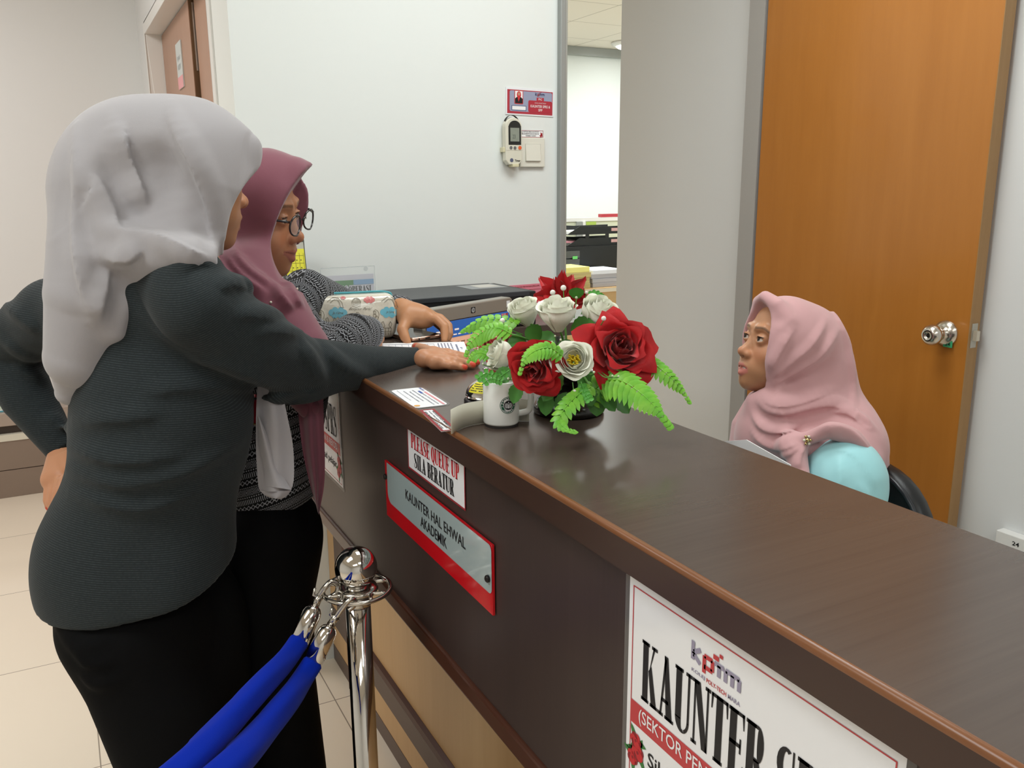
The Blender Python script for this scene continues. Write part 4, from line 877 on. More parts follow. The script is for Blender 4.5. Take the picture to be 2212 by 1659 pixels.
tl = sheet([(640, 850), (646, 910), (654, 975), (668, 1040), (678, 1075), (687, 1108)], [(698, 850), (700, 930), (702, 1000), (700, 1050), (693, 1090), (689, 1112)], 1.455, wave=.006, fold=1.6)
put('headscarf', [h.mesh(.0036), tl], M_mar, pM)
for (x, y) in ((642, 624), (585, 653)):
    d, _b = h.hit([(x, y)]); MB().ball(toW(C(x, y, d[0]-.0015)[None])[0], .0022, 10, 6).build('pearl_pin', mat('pearl', 'E2DCCB', .2), pM, smooth=True)
# blouse
armR = [C(560, 690, 1.48), C(655, 812, 1.47), C(765, 722, 1.625), C(792, 720, 1.66)]; armL = [C(605, 690, 1.64), C(660, 634, 1.74), C(742, 668, 1.90), C(866, 668, 1.815)]
b = Form(); b.ell(C(578, 800, 1.57), (.115, .17, .10), 0).ell(C(580, 1010, 1.57), (.092, .16, .10), .05)
b.seg(armR, [.058, .052, .040, .034], .03).seg(armL, [.040, .050, .045, .030], .03)
b.seg([C(796, 722, 1.67), C(815, 722, 1.70)], [.026, .026], .002, -1)
hemn = UPC+np.array([-.28, 0, 0]); b.add(f_plane(C(600, 1124, 1.48), -hemn, *bb(C(600, 1120, 1.55))), .004, 0)
strokes(b, [([(700, 745), (730, 720), (770, 735)], .006, .5, .008, 1), ([(720, 700), (750, 712), (785, 735)], .006, .5, .008, 1)])
V, F = b.mesh(.0045); s, a, dd = along(V, armR); s2, a2, d2 = along(V, armL)
isR = (dd < .075) & (V[:, 1] > C(0, 860, 1.5)[1]) & (V[:, 0] > C(610, 0, 1.5)[0]); isL = (d2 < .11) & (V[:, 0] > C(630, 0, 1.6)[0]) & ~isR
v_ = V@unit(hemn); u_ = np.arctan2(V[:, 2]-1.57, V[:, 0]-C(580, 0, 1.57)[0])*.1
vv = np.where(isR, s, np.where(isL, s2, v_)); uu = np.where(isR, a*.034, np.where(isL, a2*.034, u_))
put('blouse', [(V, F)], zigzag_mat(), pM, attrs={'U': [uu], 'V': [vv]})
# red purse half hidden at the waist, seen between the two visitors
rp = sheet([(548, 852), (540, 885), (532, 910)], [(566, 852), (566, 885), (566, 917)], 1.435, 8, 10, .002)
tB = thing('shoulder_bag', 'red bag flap with gold trim, glimpsed between the two visitors', 'bag', toW(C(548, 912, 1.435)[None])[0])
put('flap', [rp], mat('red_leather', 'B01C2E', .4), tB)
MB().tube(catmull([toW(C(x, y, 1.431)[None])[0] for x, y in ((532, 909), (541, 914), (552, 916), (566, 918))], 5), .0013, 6).build('gold_trim', mat('gold_trim', 'B89A58', .3, metal=.9), tB, smooth=True)
k = Form(); k.ell(C(585, 1150, 1.58), (.080, .11, .085), 0)
for i, ft in enumerate(feetM): k.seg([C(572+18*i, 1160, 1.54+.05*i), CW(ft+(0, 0, .5)), CW(ft+(.012, 0, .07))], [.082, .074, .082], .04)
k.add(f_plane(CW((0, 0, .035)), -UPC, *bb(CW((0, 1.5, .05)))), .004, 0)
put('trousers', [k.mesh(.008)], M_trs, pM)
for ft in feetM: foot_shoe(pM, (ft[0]+.03, ft[1], 0), (.85, .3, 0), M_shoe)
# eyeglasses
ge = thing  # spectacles are worn: they belong to the person
M_frame = mat('black_glasses_frame', '15151A', .2, coat=.5); mb = MB(); P_ = lambda p: toW(G(p)[None])[0]
for sg in (-1, 1):
    ring = [P_((sg*(.0335+.0250*math.cos(t)), -.0055+.0185*math.sin(t), .1035-.004*abs(math.cos(t)))) for t in np.linspace(0, 2*math.pi, 28, endpoint=False)]
    mb.tube(ring, .0017, 8, closed=True)
    mb.tube([P_((sg*.058, .004, .099)), P_((sg*.068, .006, .088)), P_((sg*.072, .006, .03)), P_((sg*.072, -.004, -.02))], [.0024, .0022, .0018, .0018], 8)
mb.tube([P_((-.010, .001, .1035)), P_((0, .005, .106)), P_((.010, .001, .1035))], .0016, 8)
gf = mb.build('glasses_frame', M_frame, pM, smooth=True)
for sg in (-1, 1): mb = MB(); mb.poly([P_((sg*(.0335+.0243*math.cos(t)), -.0055+.0178*math.sin(t), .1030-.004*abs(math.cos(t)))) for t in np.linspace(0, 2*math.pi, 28, endpoint=False)]); mb.build('lens', mat('lens_glass', 'E8EEF0', .03, alpha=.16, spec=.8), gf)
# ================================================================ visitor in the pale grey headscarf
FG = np.array([.72, .02, .69]); RG = frame_of(FG, (-.05, .999, 0)); oG = np.array([-.509, .329, 1.330]); oGw = toW(oG[None])[0]
hipG = toW(C(285, 1230, 1.34)[None])[0]
pG = thing('person', 'person in a pale grey headscarf and ribbed charcoal top, seen from behind', 'person', (hipG[0], hipG[1], 0))
nG = C(405, 600, 1.27)
(hv, hf), hc, _ = head(oG, RG, 'B07E5C', '8E5A4A', neck=nG, h=.002)
fb = Form(); fb.ell(C(345, 740, 1.30), (.10, .13, .085), 0).ell(C(300, 1100, 1.33), (.08, .12, .07), .06).seg([nG, C(380, 680, 1.29)], [.05, .06], .04)
armR = [C(430, 665, 1.19), C(535, 738, 1.255), C(650, 792, 1.36), C(800, 793, 1.465), C(900, 782, 1.565), C(935, 780, 1.60)]
armL = [C(120, 680, 1.40), C(6, 748, 1.47), C(60, 860, 1.46), C(133, 968, 1.45)]
fb.seg(armR[:3], [.045, .042, .036], .03).seg(armR[2:5], [.036, .028, .02], .01).seg(armL, [.04, .036, .032, .022], .02)
feetG = [np.array([hipG[0]+.02, hipG[1]-.08, .02]), np.array([hipG[0]+.07, hipG[1]+.08, .02])]
for i, ft in enumerate(feetG): fb.seg([C(270+40*i, 1250, 1.28+.1*i), CW(ft+(0, 0, .45)), CW(ft+(0, 0, .05))], [.055, .045, .03], .02)
hr = Form(); Z = lambda x, y, z: Cz(x, y, z)        # right hand flat on the counter top
hr.seg([Z(915, 774, 1.120), Z(940, 774, 1.117), Z(958, 775, 1.115)], [.0165, .0145, .013], 0).seg([Z(940, 768, 1.119), Z(964, 768, 1.116)], [.014, .013], .012).seg([Z(938, 782, 1.117), Z(960, 783, 1.114)], [.013, .012], .012)
tipsG = []
for pts in ([(955, 764, 1.118), (982, 767, 1.1175), (1006, 772, 1.111), (1027, 776, 1.108)], [(956, 770, 1.119), (985, 773, 1.1185), (1010, 778, 1.111), (1030, 783, 1.1075)], [(955, 777, 1.117), (982, 781, 1.116), (1004, 785, 1.110), (1021, 789, 1.1075)], [(950, 785, 1.114), (972, 789, 1.1125), (990, 792, 1.108), (1004, 794, 1.107)]):
    k = .86 if pts[0][0] == 950 else 1; hr.seg([Z(*p) for p in pts], [.0092*k, .0086*k, .0077*k, .0062*k], .005); tipsG.append(Z(pts[3][0]+2, pts[3][1]-3, pts[3][2]+.003))
hr.seg([Z(932, 764, 1.122), Z(914, 755, 1.118), Z(898, 749, 1.117)], [.0125, .0105, .008], .01); tipsG.append(Z(896, 747, 1.121))
hl = Form()       # left hand resting on the back of the hip
hl.seg([C(134, 970, 1.45), C(127, 1010, 1.43), C(119, 1035, 1.415)], [.020, .022, .022], 0).seg([C(142, 1000, 1.43), C(140, 1030, 1.41)], [.02, .02], .015)
tipsL = []
for i, pts in enumerate(([(115, 1040, 1.41), (107, 1062, 1.40), (105, 1080, 1.395), (107, 1095, 1.39)], [(122, 1042, 1.40), (116, 1066, 1.39), (113, 1084, 1.385), (114, 1100, 1.38)], [(131, 1042, 1.39), (126, 1066, 1.375), (124, 1083, 1.37), (125, 1096, 1.365)], [(139, 1038, 1.38), (136, 1058, 1.365), (135, 1072, 1.36)])):
    hl.seg([C(*p) for p in pts], [.0098, .0092, .0085, .0068][:len(pts)], .005); tipsL.append(C(pts[-1][0]-3, pts[-1][1]+4, pts[-1][2]-.003))
hl.seg([C(146, 990, 1.42), C(158, 1015, 1.39), C(166, 1036, 1.37)], [.013, .011, .0085], .01)
put('body', [(hv, hf), fb.mesh(.011), hr.mesh(.0022), hl.mesh(.0025)], M_skin, pG, [hc, tonecol('B07E5C'), skincol('BC8766', [(p, .0068) for p in tipsG]), skincol('C48C6A', [(p, .006) for p in tipsL])])
# headscarf
h = Form()
h.ell(C(330, 362, 1.275), (.132, .104, .105), 0).ell(C(430, 372, 1.28), (.082, .098, .10), .04)
h.seg([C(440, 300, 1.27), C(500, 312, 1.275), C(535, 322, 1.285)], [.030, .019, .010], .04).seg([C(538, 316, 1.285), C(524, 380, 1.275), C(502, 440, 1.265), C(474, 492, 1.26)], [.006, .010, .012, .010], .03)
h.seg([C(400, 480, 1.255), C(420, 545, 1.245)], [.082, .055], .05)
h.seg([C(235, 440, 1.25), C(225, 540, 1.235), C(205, 640, 1.225), C(172, 770, 1.235), C(150, 846, 1.25)], [.078, .074, .066, .048, .020], .05)
h.seg([C(330, 545, 1.20), C(405, 552, 1.175), C(462, 562, 1.19)], [.042, .026, .014], .04)
h.seg([C(262, 660, 1.205), C(252, 715, 1.205)], [.016, .014], .02)
h.add(f_cyl(C(669, 531, 1.27), .122, .162, .24, axes_at(510, 460, .897, -.443)), .004, -1)
q1 = lambda L: [(a/2.765, 150+b/2.765) for a, b in L]
for (L, r) in (([(800, 430), (850, 600), (920, 780), (960, 900)], .034), ([(1000, 420), (960, 560), (985, 720), (1040, 860)], .026), ([(590, 560), (650, 690), (740, 830), (800, 900)], .034), ([(680, 470), (720, 560), (800, 700)], .022),
 ([(420, 640), (440, 900), (470, 1100)], .022), ([(560, 1230), (620, 1320), (600, 1450)], .026), ([(1130, 620), (1190, 780), (1230, 920)], .02)): h.stroke(q1(L), r, .42, .03, -1, taper=(.4, .4))
for (L, r, e, sd) in (
 ([(975, 235), (1045, 420), (1145, 620), (1230, 850), (1275, 1110)], .013, .5, 1),
 ([(735, 290), (775, 480), (865, 710), (900, 850)], .013, .5, -1),
 ([(500, 640), (590, 640), (690, 820), (722, 930), (820, 950), (960, 970)], .014, .5, -1),
 ([(425, 350), (430, 700), (420, 1000), (460, 1280), (540, 1490), (575, 1570)], .013, .5, 1),
 ([(840, 950), (1000, 990), (1150, 1065), (1290, 1130)], .011, .55, -1),
 ([(600, 1120), (680, 1160), (770, 1160), (880, 1080)], .012, .5, 1),
 ([(660, 1180), (650, 1330), (600, 1520)], .012, .45, -1)): pleat(h, q1(L), r*1.15, e, sd, k=.014, dz=.008)
M_gs = cloth('pale_grey_scarf', 'A39FA2', .75, .3)
tl = sheet([(556, 826), (553, 900), (553, 970), (557, 1040), (562, 1062)], [(606, 830), (622, 905), (633, 965), (635, 1030), (628, 1062)], 1.335, 16, 26, .0035, 1.3)
tl2 = sheet([(562, 1060), (572, 1070), (586, 1076)], [(628, 1060), (616, 1074), (604, 1078)], 1.335, 10, 8, .002, 1.0)
lap = sheet([(556, 900), (560, 960), (570, 1010), (574, 1050)], [(560, 900), (586, 962), (601, 1010), (630, 1058)], 1.328, 10, 16, .0015, 1.0)
put('headscarf', [h.mesh(.0034), tl, tl2, lap], M_gs, pG)
# charcoal top
b = Form(); b.ell(C(345, 720, 1.31), (.126, .135, .105), 0).ell(C(348, 905, 1.31), (.124, .15, .105), .05).ell(C(287, 1225, 1.335), (.146, .165, .128), .05).seg([C(362, 900, 1.31), C(335, 1060, 1.33)], [.115, .118], .05)
b.ell(C(405, 1235, 1.335), (.060, .12, .10), .04)
b.seg([C(330, 610, 1.26), C(405, 625, 1.21)], [.058, .054], .05).seg(armR[:5]+[C(936, 779, 1.60)], [.057, .056, .0485, .0365, .027, .0215], .035)
b.seg([C(180, 680, 1.36), *armL[:1]], [.06, .054], .05).seg(armL, [.052, .052, .042, .027], .03)
b.seg([C(922, 778, 1.585), C(960, 776, 1.64)], [.016, .021], .002, -1).seg([C(130, 965, 1.45), C(142, 990, 1.44)], [.016, .02], .002, -1)
hemn = UPC+np.array([-.13, 0, -.25]); b.add(f_plane(C(300, 1350, 1.22), -hemn, *bb(C(285, 1200, 1.33))), .006, 0)
q2 = lambda L: [(a/2.765, 150+b/2.765) for a, b in L]; W1 = []
for (L, r, e, sd) in (
 ([(1050, 1240), (1180, 1170), (1300, 1180)], .010, .55, 1), ([(1390, 1490), (1540, 1500), (1680, 1500)], .011, .55, 1), ([(1300, 1330), (1420, 1300), (1500, 1340)], .009, .5, 1), ([(1480, 1600), (1640, 1590), (1790, 1600)], .009, .5, 1)): pleat(b, q2(L), r, e, sd, k=.014)
for (L, r, e, sd) in (
 ([(150, 975), (220, 1000), (300, 1005), (420, 985)], .012, .5, 1), ([(150, 1025), (260, 1055), (400, 1030), (520, 960)], .012, .5, 1), ([(160, 1075), (300, 1110), (440, 1060)], .010, .45, 1),
 ([(300, 860), (420, 845), (540, 845)], .010, .45, 1), ([(420, 780), (520, 810), (600, 850)], .010, .45, 1), ([(170, 920), (260, 915), (360, 900)], .010, .45, 1),
 ([(560, 850), (640, 850), (720, 835)], .009, .5, -1), ([(640, 745), (665, 790), (690, 840)], .009, .5, 1), ([(690, 750), (740, 800), (800, 825)], .008, .45, 1),
 ([(10, 665), (50, 700), (85, 720)], .008, .5, 1), ([(5, 740), (45, 770), (85, 780)], .009, .5, 1), ([(20, 790), (60, 815), (90, 830)], .008, .5, 1), ([(100, 900), (120, 920), (140, 930)], .007, .5, 1)): pleat(b, L, r, e, sd, k=.016, cr=.006)
V, F = b.mesh(.0048); s, a, dd = along(V, armR); s2, a2, d2 = along(V, armL)
x0 = C(470, 0, 1.22)[0]; S = V@UPC+.10*V[:, 0]-.95*(np.log1p(np.exp(np.clip((V[:, 0]-x0)*60, -30, 30)))/60)*sstep(C(0, 900, 1.35)[1], C(0, 830, 1.35)[1], V[:, 1])
put('top', [(V, F)], stripe_mat(), pG, attrs={'S': [S]})
# trousers
k = Form(); k.ell(C(285, 1335, 1.34), (.108, .08, .085), 0)
k.ell(C(425, 1375, 1.43), (.085, .14, .07), .04)
for i, ft in enumerate(feetG): k.seg([C(266+55*i, 1375, 1.30+.09*i), CW(ft+(.02+.03*i, 0, .5)), CW(ft+(.03+.02*i, 0, .05))], [.078, .092, .096], .06)
k.add(f_plane(CW((0, 0, .03)), -UPC, *bb(CW((0, 1.3, .05)))), .004, 0)
for L in ([(118, 1335), (150, 1352), (200, 1350)], [(140, 1375), (180, 1395), (240, 1385)], [(165, 1410), (205, 1430), (260, 1425)], [(180, 1450), (215, 1470), (280, 1460)]): k.stroke(L, .012, .6, .012, 1)
put('trousers', [k.mesh(.007)], M_trs, pG)
for ft in feetG: foot_shoe(pG, (ft[0]+.01, ft[1], 0), (.9, .3, 0), M_shoe)
# ================================================================ queue stanchion and ropes
M_chrome = mat('polished_chrome', 'D6D2CC', .06, metal=1.0); M_velvet = mat('blue_velvet', '042496', .9, spec=.05, sheen=.04, bump=(900, .1)); M_chr2 = mat('worn_chrome', 'BDB8B0', .16, metal=1.0)
bc = atD(769, 1225, 1.25); pc = np.array([bc[0], bc[1], 0])
st = thing('rope_stanchion', 'polished steel queue post with ball top in front of the counter', 'stanchion', pc)
zb = bc[2]
MB().ball(bc, .0308, 40, 24).build('ball_finial', M_chrome, st, smooth=True, clean=True)
MB().lathe([(.0185, .03), (.0185, zb-.046)], 36, pc).build('pole', M_chrome, st, smooth=True)
MB().lathe([(.0186, zb-.06), (.022, zb-.055), (.022, zb-.040), (.017, zb-.036), (.015, zb-.024)], 32, pc).build('collar', M_chr2, st, smooth=True)
MB().lathe([(.0, .0), (.16, .0), (.16, .012), (.14, .026), (.03, .036), (.02, .05), (.019, .06)], 40, pc).build('base', M_chr2, st, smooth=True)
mb = MB(); zr = zb-.034; ring = lambda R, n=48: [(pc[0]+R*math.cos(6.2832*i/n), pc[1]+R*math.sin(6.2832*i/n), zr) for i in range(n)]
mb.tube(ring(.049), .0034, 8, closed=True); mb.lathe([(.0155, zr-.003), (.029, zr-.0035), (.031, zr), (.029, zr+.0035), (.0155, zr+.003)], 32, pc, cap=False)
for i in range(4):
    a0 = .45+i*1.5708; ex = []
    for j in range(9):
        t = -1+j/4; a = a0+t*.30*(1.15-.3*abs(t)); r_ = .0485-.018*(1-abs(t)**2.2); ex.append((pc[0]+r_*math.cos(a0+t*.34), pc[1]+r_*math.sin(a0+t*.34), zr))
    mb.tube(ex, .0030, 8)
mb.build('ring_plate', M_chr2, st, smooth=True)
def rope(label, hookpts, a, b, path, rr):
    t = thing('velvet_rope', label, 'rope', atD(*path[len(path)//2]), group='blue velvet queue ropes')
    A, B = atD(*a), atD(*b); L = np.linalg.norm(B-A); ax = (B-A)/L
    MB().lathe([(0, 0), (.004, .0003), (.0048, .002), (.0095, .0045), (.0128, .0095), (.0138, .015), (.0138, L), (.0128, L), (.0, L-.002)], 28, A, ax).build('end_cap', M_chrome, t, smooth=True)
    MB().ball(A+ax*L*.7+np.cross(ax, CF)*.0128-CF*.004, .0028, 10, 6).build('rivet', M_chr2, t, smooth=True)
    P = [B-ax*.004]+[atD(*p) for p in path]; P = catmull(P, 14); n = len(P); mb = MB(); nn = 20; T = [unit(P[min(i+1, n-1)]-P[max(i-1, 0)]) for i in range(n)]
    V = []; u = unit(np.cross(T[0], CF))
    for i in range(n):
        u = unit(u-T[i]*(u@T[i])); w = np.cross(T[i], u); s = i/(n-1); R = rr[0]+(rr[1]-rr[0])*min(1, s*1.3)
        if i == 0: R = .0126
        for j in range(nn):
            an = 6.2832*j/nn; q = R*(1+.05*math.sin(3*an+7*s)+.035*math.sin(5*an-15*s)+.05*math.exp(-((an-2.2-1.5*s) % 6.28)**2*4)); V.append(P[i]+q*(math.cos(an)*u+math.sin(an)*w))
    mb.add(V, [(i*nn+j, i*nn+(j+1) % nn, (i+1)*nn+(j+1) % nn, (i+1)*nn+j) for i in range(n-1) for j in range(nn)]+[tuple(range(nn-1, -1, -1)), tuple((n-1)*nn+j for j in range(nn))])
    mb.build('rope', M_velvet, t, smooth=True)
    H = [atD(*p) for p in hookpts]; mb = MB(); mb.tube(catmull(H, 6), [.0042]*(6*(len(H)-1)+1), 10)
    k = unit(H[1]-H[0]); side = unit(np.cross(k, CF)); c = H[0]+k*.012
    mb.tube([c-side*.006, c+side*.009, c+side*.011+k*.010], .0022, 8); mb.tube([H[0]-k*.002, H[0]+k*.016], [.0062, .0048], 12)
    mb.build('snap_hook', M_chr2, t, smooth=True)
rope('left of the two blue velvet ropes hooked on the steel post', [(681, 1307, 1.235), (692, 1284, 1.235), (703, 1268, 1.235), (716, 1257, 1.24), (730, 1264, 1.245), (728, 1280, 1.245), (716, 1289, 1.243)], (682, 1306, 1.235), (642, 1394, 1.205), [(618, 1424, 1.165), (570, 1475, 1.08), (490, 1565, .97), (420, 1640, .89), (330, 1725, .82), (200, 1830, .75)], (.0138, .0175))
rope('right of the two blue velvet ropes hooked on the steel post', [(716, 1348, 1.215), (729, 1328, 1.21), (742, 1310, 1.208), (756, 1296, 1.21), (766, 1298, 1.215), (762, 1310, 1.215), (752, 1318, 1.213)], (715, 1348, 1.215), (671, 1441, 1.19), [(648, 1474, 1.155), (615, 1520, 1.08), (560, 1590, .99), (505, 1650, .91), (420, 1735, .83), (300, 1850, .75)], (.0138, .0188))

# ================================================================ things on the counter top
ZT = 1.1003
mc = atZ(1083, 917, 1.1); rm = .0236; hm = .0605
t = thing('coffee_mug', 'white mug with round green logo standing near the counter edge', 'mug', mc)
M_cer = mat('white_ceramic', 'EDEEEA', .12, coat=.4)
MB().lathe([(0, .003), (rm-.003, .003), (rm-.001, .0035), (rm, .006), (rm, hm-.001), (rm-.0008, hm), (rm-.002, hm-.0005), (rm-.0026, hm-.002), (rm-.0026, .008), (0, .007)], 48, mc, cap=False).build('body', M_cer, t, smooth=True)
MB().lathe([(0, .0003), (rm-.0015, .0003), (rm-.0015, .0031), (0, .0031)], 40, mc, cap=False).build('foot', mat('mug_foot_dark', '2A2624', .6), t)
toc = unit(np.array([EYE[0]-mc[0], EYE[1]-mc[1], 0])); rgt = np.cross(-toc, (0, 0, 1.0)); rgt = unit(CR*[1, 1, 0])
hd = unit(rgt*1.0-toc*.12); up = np.array([0, 0, 1.0]); hp = [mc+hd*(rm-.001)+up*.050, mc+hd*(rm+.009)+up*.0515, mc+hd*(rm+.0148)+up*.045, mc+hd*(rm+.0155)+up*.031, mc+hd*(rm+.0125)+up*.018, mc+hd*(rm-.001)+up*.0145]
hpp = catmull(hp, 6); MB().tube(hpp, [.0042]*len(hpp), 12).build('handle', M_cer, t, smooth=True)
class Cyl(Flat):
    def __init__(s, c, r, d0, d90): s.c = np.array(c, float); s.r = r; s.a = d0; s.b = d90
    def p(s, u, v, h=0.0): an = u/s.r; return s.c+(s.r+h)*(math.cos(an)*s.a+math.sin(an)*s.b)+np.array([0, 0, v])
f = Cyl(mc+np.array([0, 0, .0315]), rm, toc, rgt); mb = MB(); u0 = .0095; R_ = .0112
f.disc(mb, u0, 0, R_, .0002, 0, 36); f.disc(mb, u0, 0, R_*.93, .0003, 1, 36); f.disc(mb, u0, 0, R_*.88, .0004, 0, 36); f.disc(mb, u0, 0, R_*.60, .0005, 1, 30); f.disc(mb, u0, 0, R_*.55, .0006, 2, 30)
def arctext(f, mb, s, uc, vc, r, a0, a1, hgt, h, m, inward=False):
    n = len(s)
    for i, ch in enumerate(s):
        if ch == ' ': continue
        a = math.radians(a0+(a1-a0)*(i+.5)/n); V, F, asp = text2d(ch, .02); w = min(hgt*asp, hgt*1.1); tx, ty = (math.sin(a), -math.cos(a)) if not inward else (-math.sin(a), math.cos(a)); nx, ny = (math.cos(a), math.sin(a)) if not inward else (-math.cos(a), -math.sin(a))
        mb.add([f.p(uc+r*math.cos(a)+tx*w*(x-.5)+nx*hgt*(y-.5), vc+r*math.sin(a)+ty*w*(x-.5)+ny*hgt*(y-.5), h) for x, y in V], F, m)
arctext(f, mb, 'STARBUCKS', u0, 0, R_*.74, 172, 8, R_*.21, .0006, 1); arctext(f, mb, 'COFFEE', u0, 0, R_*.74, 222, 318, R_*.21, .0006, 1, True)
for s_ in (-1, 1):
    f.disc(mb, u0+s_*R_*.74, -R_*.12, R_*.05, .0006, 1, 8)
    for k_ in range(3): f.line(mb, [(u0+s_*R_*(.12+.1*k_), R_*.25), (u0+s_*R_*(.16+.12*k_), -R_*.05), (u0+s_*R_*(.10+.1*k_), -R_*.32)], R_*.055, .0007, 1)
f.poly_leaf(mb, u0, R_*.2, R_*.25, math.pi/2, .0007, 1); f.line(mb, [(u0, R_*.12), (u0, -R_*.35)], R_*.12, .0007, 1)
mb.build('logo', [mat('logo_green', '1F5A3E', .25), M_gloss, mat('logo_black', '1C1C1C', .3)], t)
# bell
bcn = atZ(1050, 866, 1.1); t = thing('call_bell', 'chrome desk bell with a yellow sticker, behind the mug', 'bell', bcn); rb = .0300
MB().lathe([(0, 0), (rb*1.08, 0), (rb*1.08, .003), (rb*.9, .007), (0, .007)], 36, bcn, cap=False).build('base', mat('bell_base_black', '1A1A1C', .3), t, smooth=True)
dome = [(rb*1.0, .009)]+[(rb*math.cos(a), .009+.024*math.sin(a)) for a in np.linspace(0, 1.5, 12)]
MB().lathe([(rb*.97, .0085), (rb*1.02, .008)]+dome+[(0, .0331)], 44, bcn, cap=False).build('dome', M_chrome, t, smooth=True)
MB().lathe([(.0034, .033), (.0034, .037), (.005, .038), (.005, .041), (.0028, .0415), (.0028, .046), (.0045, .047), (.0045, .0495), (0, .050)], 18, bcn, cap=False).build('button', M_chr2, t, smooth=True)
mb = MB(); la = math.atan2(toc[1], toc[0])-.55
def domept(i, j, e=.0004): a = la+(i-.5)*.95; e2 = .35+j*.72; return bcn+np.array([(rb+e)*math.cos(e2)*math.cos(a), (rb+e)*math.cos(e2)*math.sin(a), .009+(.024+e)*math.sin(e2)])
mb.grid(domept, 12, 8); mb.build('sticker', mat('yellow_sticker', 'E6DC2E', .5), t, smooth=True)
mb = MB()
for k_ in range(4):
    for q_ in range(7):
        if (q_*5+k_*3) % 7 == 6: continue
        mb.grid(lambda i, j: domept(.08+.12*(q_+.85*i), .15+.2*k_+.07*j, .0007), 3, 2)
mb.build('sticker_print', M_black, t)
# cards lying on the counter
def quadflat(tl, tr, bl, z, w=None, h=None):
    a, b, c = atZ(*bl, z), atZ(*tl, z), atZ(*tr, z); ey = b-a; H = np.linalg.norm(ey); ex = c-b; ex = ex-ey*(ex@ey)/H**2; return Flat(a, ex, ey), float(np.linalg.norm(ex)), float(H)
f, w, h = quadflat((910, 837), (990, 872), (843, 844), ZT)
M_blue = mat('print_blue', '2E4FA0', .5)
t = thing('counter_card', 'white rounded laminated notice lying flat by the counter edge, left of the bell', 'card', f.p(w/2, h/2))
mb = MB(); f.rrect(mb, -.004, -.004, w+.004, h+.004, .012, .0002); mb.build('laminate', M_lam, t)
mb = MB(); f.rrect(mb, 0, 0, w, h, .009, .0005); mb.build('card', M_gloss, t)
mb = MB(); f.rect(mb, w*.26, h*.86, w*.97, h*.92, .0008, 0); f.text(mb, 'PERHATIAN', w*.03, h*.88, w*.2, h*.95, .0008, 1, .02)
for k_, s_ in enumerate(('Sila ambil nombor giliran anda dan tunggu', 'sehingga nombor dipanggil di kaunter ini', 'Please take your number and wait', 'until your number is called')): f.text(mb, s_, w*(.12 if k_ % 2 else .18), h*(.72-.14*k_), w*(.93 if k_ < 2 else .72), h*(.79-.14*k_), .0008, 2 if k_ not in (0, 2) else 2, .02)
f.rect(mb, w*.2, h*.72, w*.34, h*.79, .0009, 1); f.text(mb, 'Terima kasih atas kerjasama anda', w*.05, h*.14, w*.62, h*.19, .0008, 2); f.disc(mb, w*.9, h*.13, h*.09, .0008, 3, 20)
mb.build('print', [mat('faded_red', 'D98C92', .5), M_blue, mat('slate_print', '4A5064', .5), mat('orange_seal', 'DDA04A', .5)], t)
f, w, h = quadflat((938, 884), (1003, 928), (906, 887), ZT)
t = thing('counter_card', 'red-edged white notice strip at the counter edge, in front of the bell', 'card', f.p(w/2, h/2))
mb = MB(); f.slabbox(mb, 0, 0, w, h, .0001, .0006); mb.build('card', M_gloss, t)
mb = MB(); f.frame(mb, 0, 0, w, h, .004, .0009, 0)
for k_, s_ in enumerate(('PASTIKAN ANDA MEMBAWA', 'KAD PELAJAR SEMASA', 'BERURUSAN DI KAUNTER')): f.text(mb, s_, w*.1, h*(.68-.25*k_), w*.9, h*(.82-.25*k_), .0009, 1 if k_ != 1 else 1, .01)
mb.build('print', [M_redd, M_black], t)
bot = [atZ(x, y, ZT) for x, y in ((975, 938), (1003, 923), (1042, 914), (1090, 909), (1143, 910))]; B_ = catmull(bot, 6); n = len(B_)
t = thing('folded_card', 'cream folded card strip standing on edge behind the mug', 'card', bot[2])
back = unit(np.array([CF[0], CF[1], 0]))
mb = MB(); mb.add([tuple(p) for p in B_]+[tuple(p+np.array([0, 0, .032-.004*i/n])+back*.006*(i/n)) for i, p in enumerate(B_)], [(i, i+1, n+i+1, n+i) for i in range(n-1)]); mb.build('card', mat('cream_card', 'CFCBBB', .6), t, smooth=True, solid=.0006)
# form under the hands
f, w, h = quadflat((1002, 738), (1016, 769), (835, 740), ZT)
t = thing('paper_form', 'white printed form lying on the counter under the hands', 'paper', f.p(w/2, h/2))
a_, b_, c_, d_ = atZ(806, 742, ZT), atZ(1002, 738, ZT), atZ(1016, 769, ZT), atZ(808, 774, ZT)
mb = MB(); mb.poly([d_, c_, b_, a_][::1]); mb.build('sheet', M_paper, t)
fm = lambda u, v: (a_*(1-u)+b_*u)*(1-v)+(d_*(1-u)+c_*u)*v+np.array([0, 0, .0004]); mb = MB()
def seg2(u0, v0, u1, v1): mb.poly([fm(u0, v0), fm(u1, v0), fm(u1, v1), fm(u0, v1)])
for i in range(9): seg2(.1+.07*i, .12, .103+.07*i, .86)
for j in range(3): seg2(.1, .12+.36*j, .66, .135+.36*j)
for j in range(5):
    for i in range(12): seg2(.70+.035*j, .1+.065*i, .715+.035*j, .14+.065*i)
for i in range(8): seg2(.89, .2+.07*i, .91, .25+.07*i)
seg2(.93, .42, .955, .47); seg2(.94, .5, .95, .55)
mb.build('print', mat('form_print', '6A7090', .5), t)
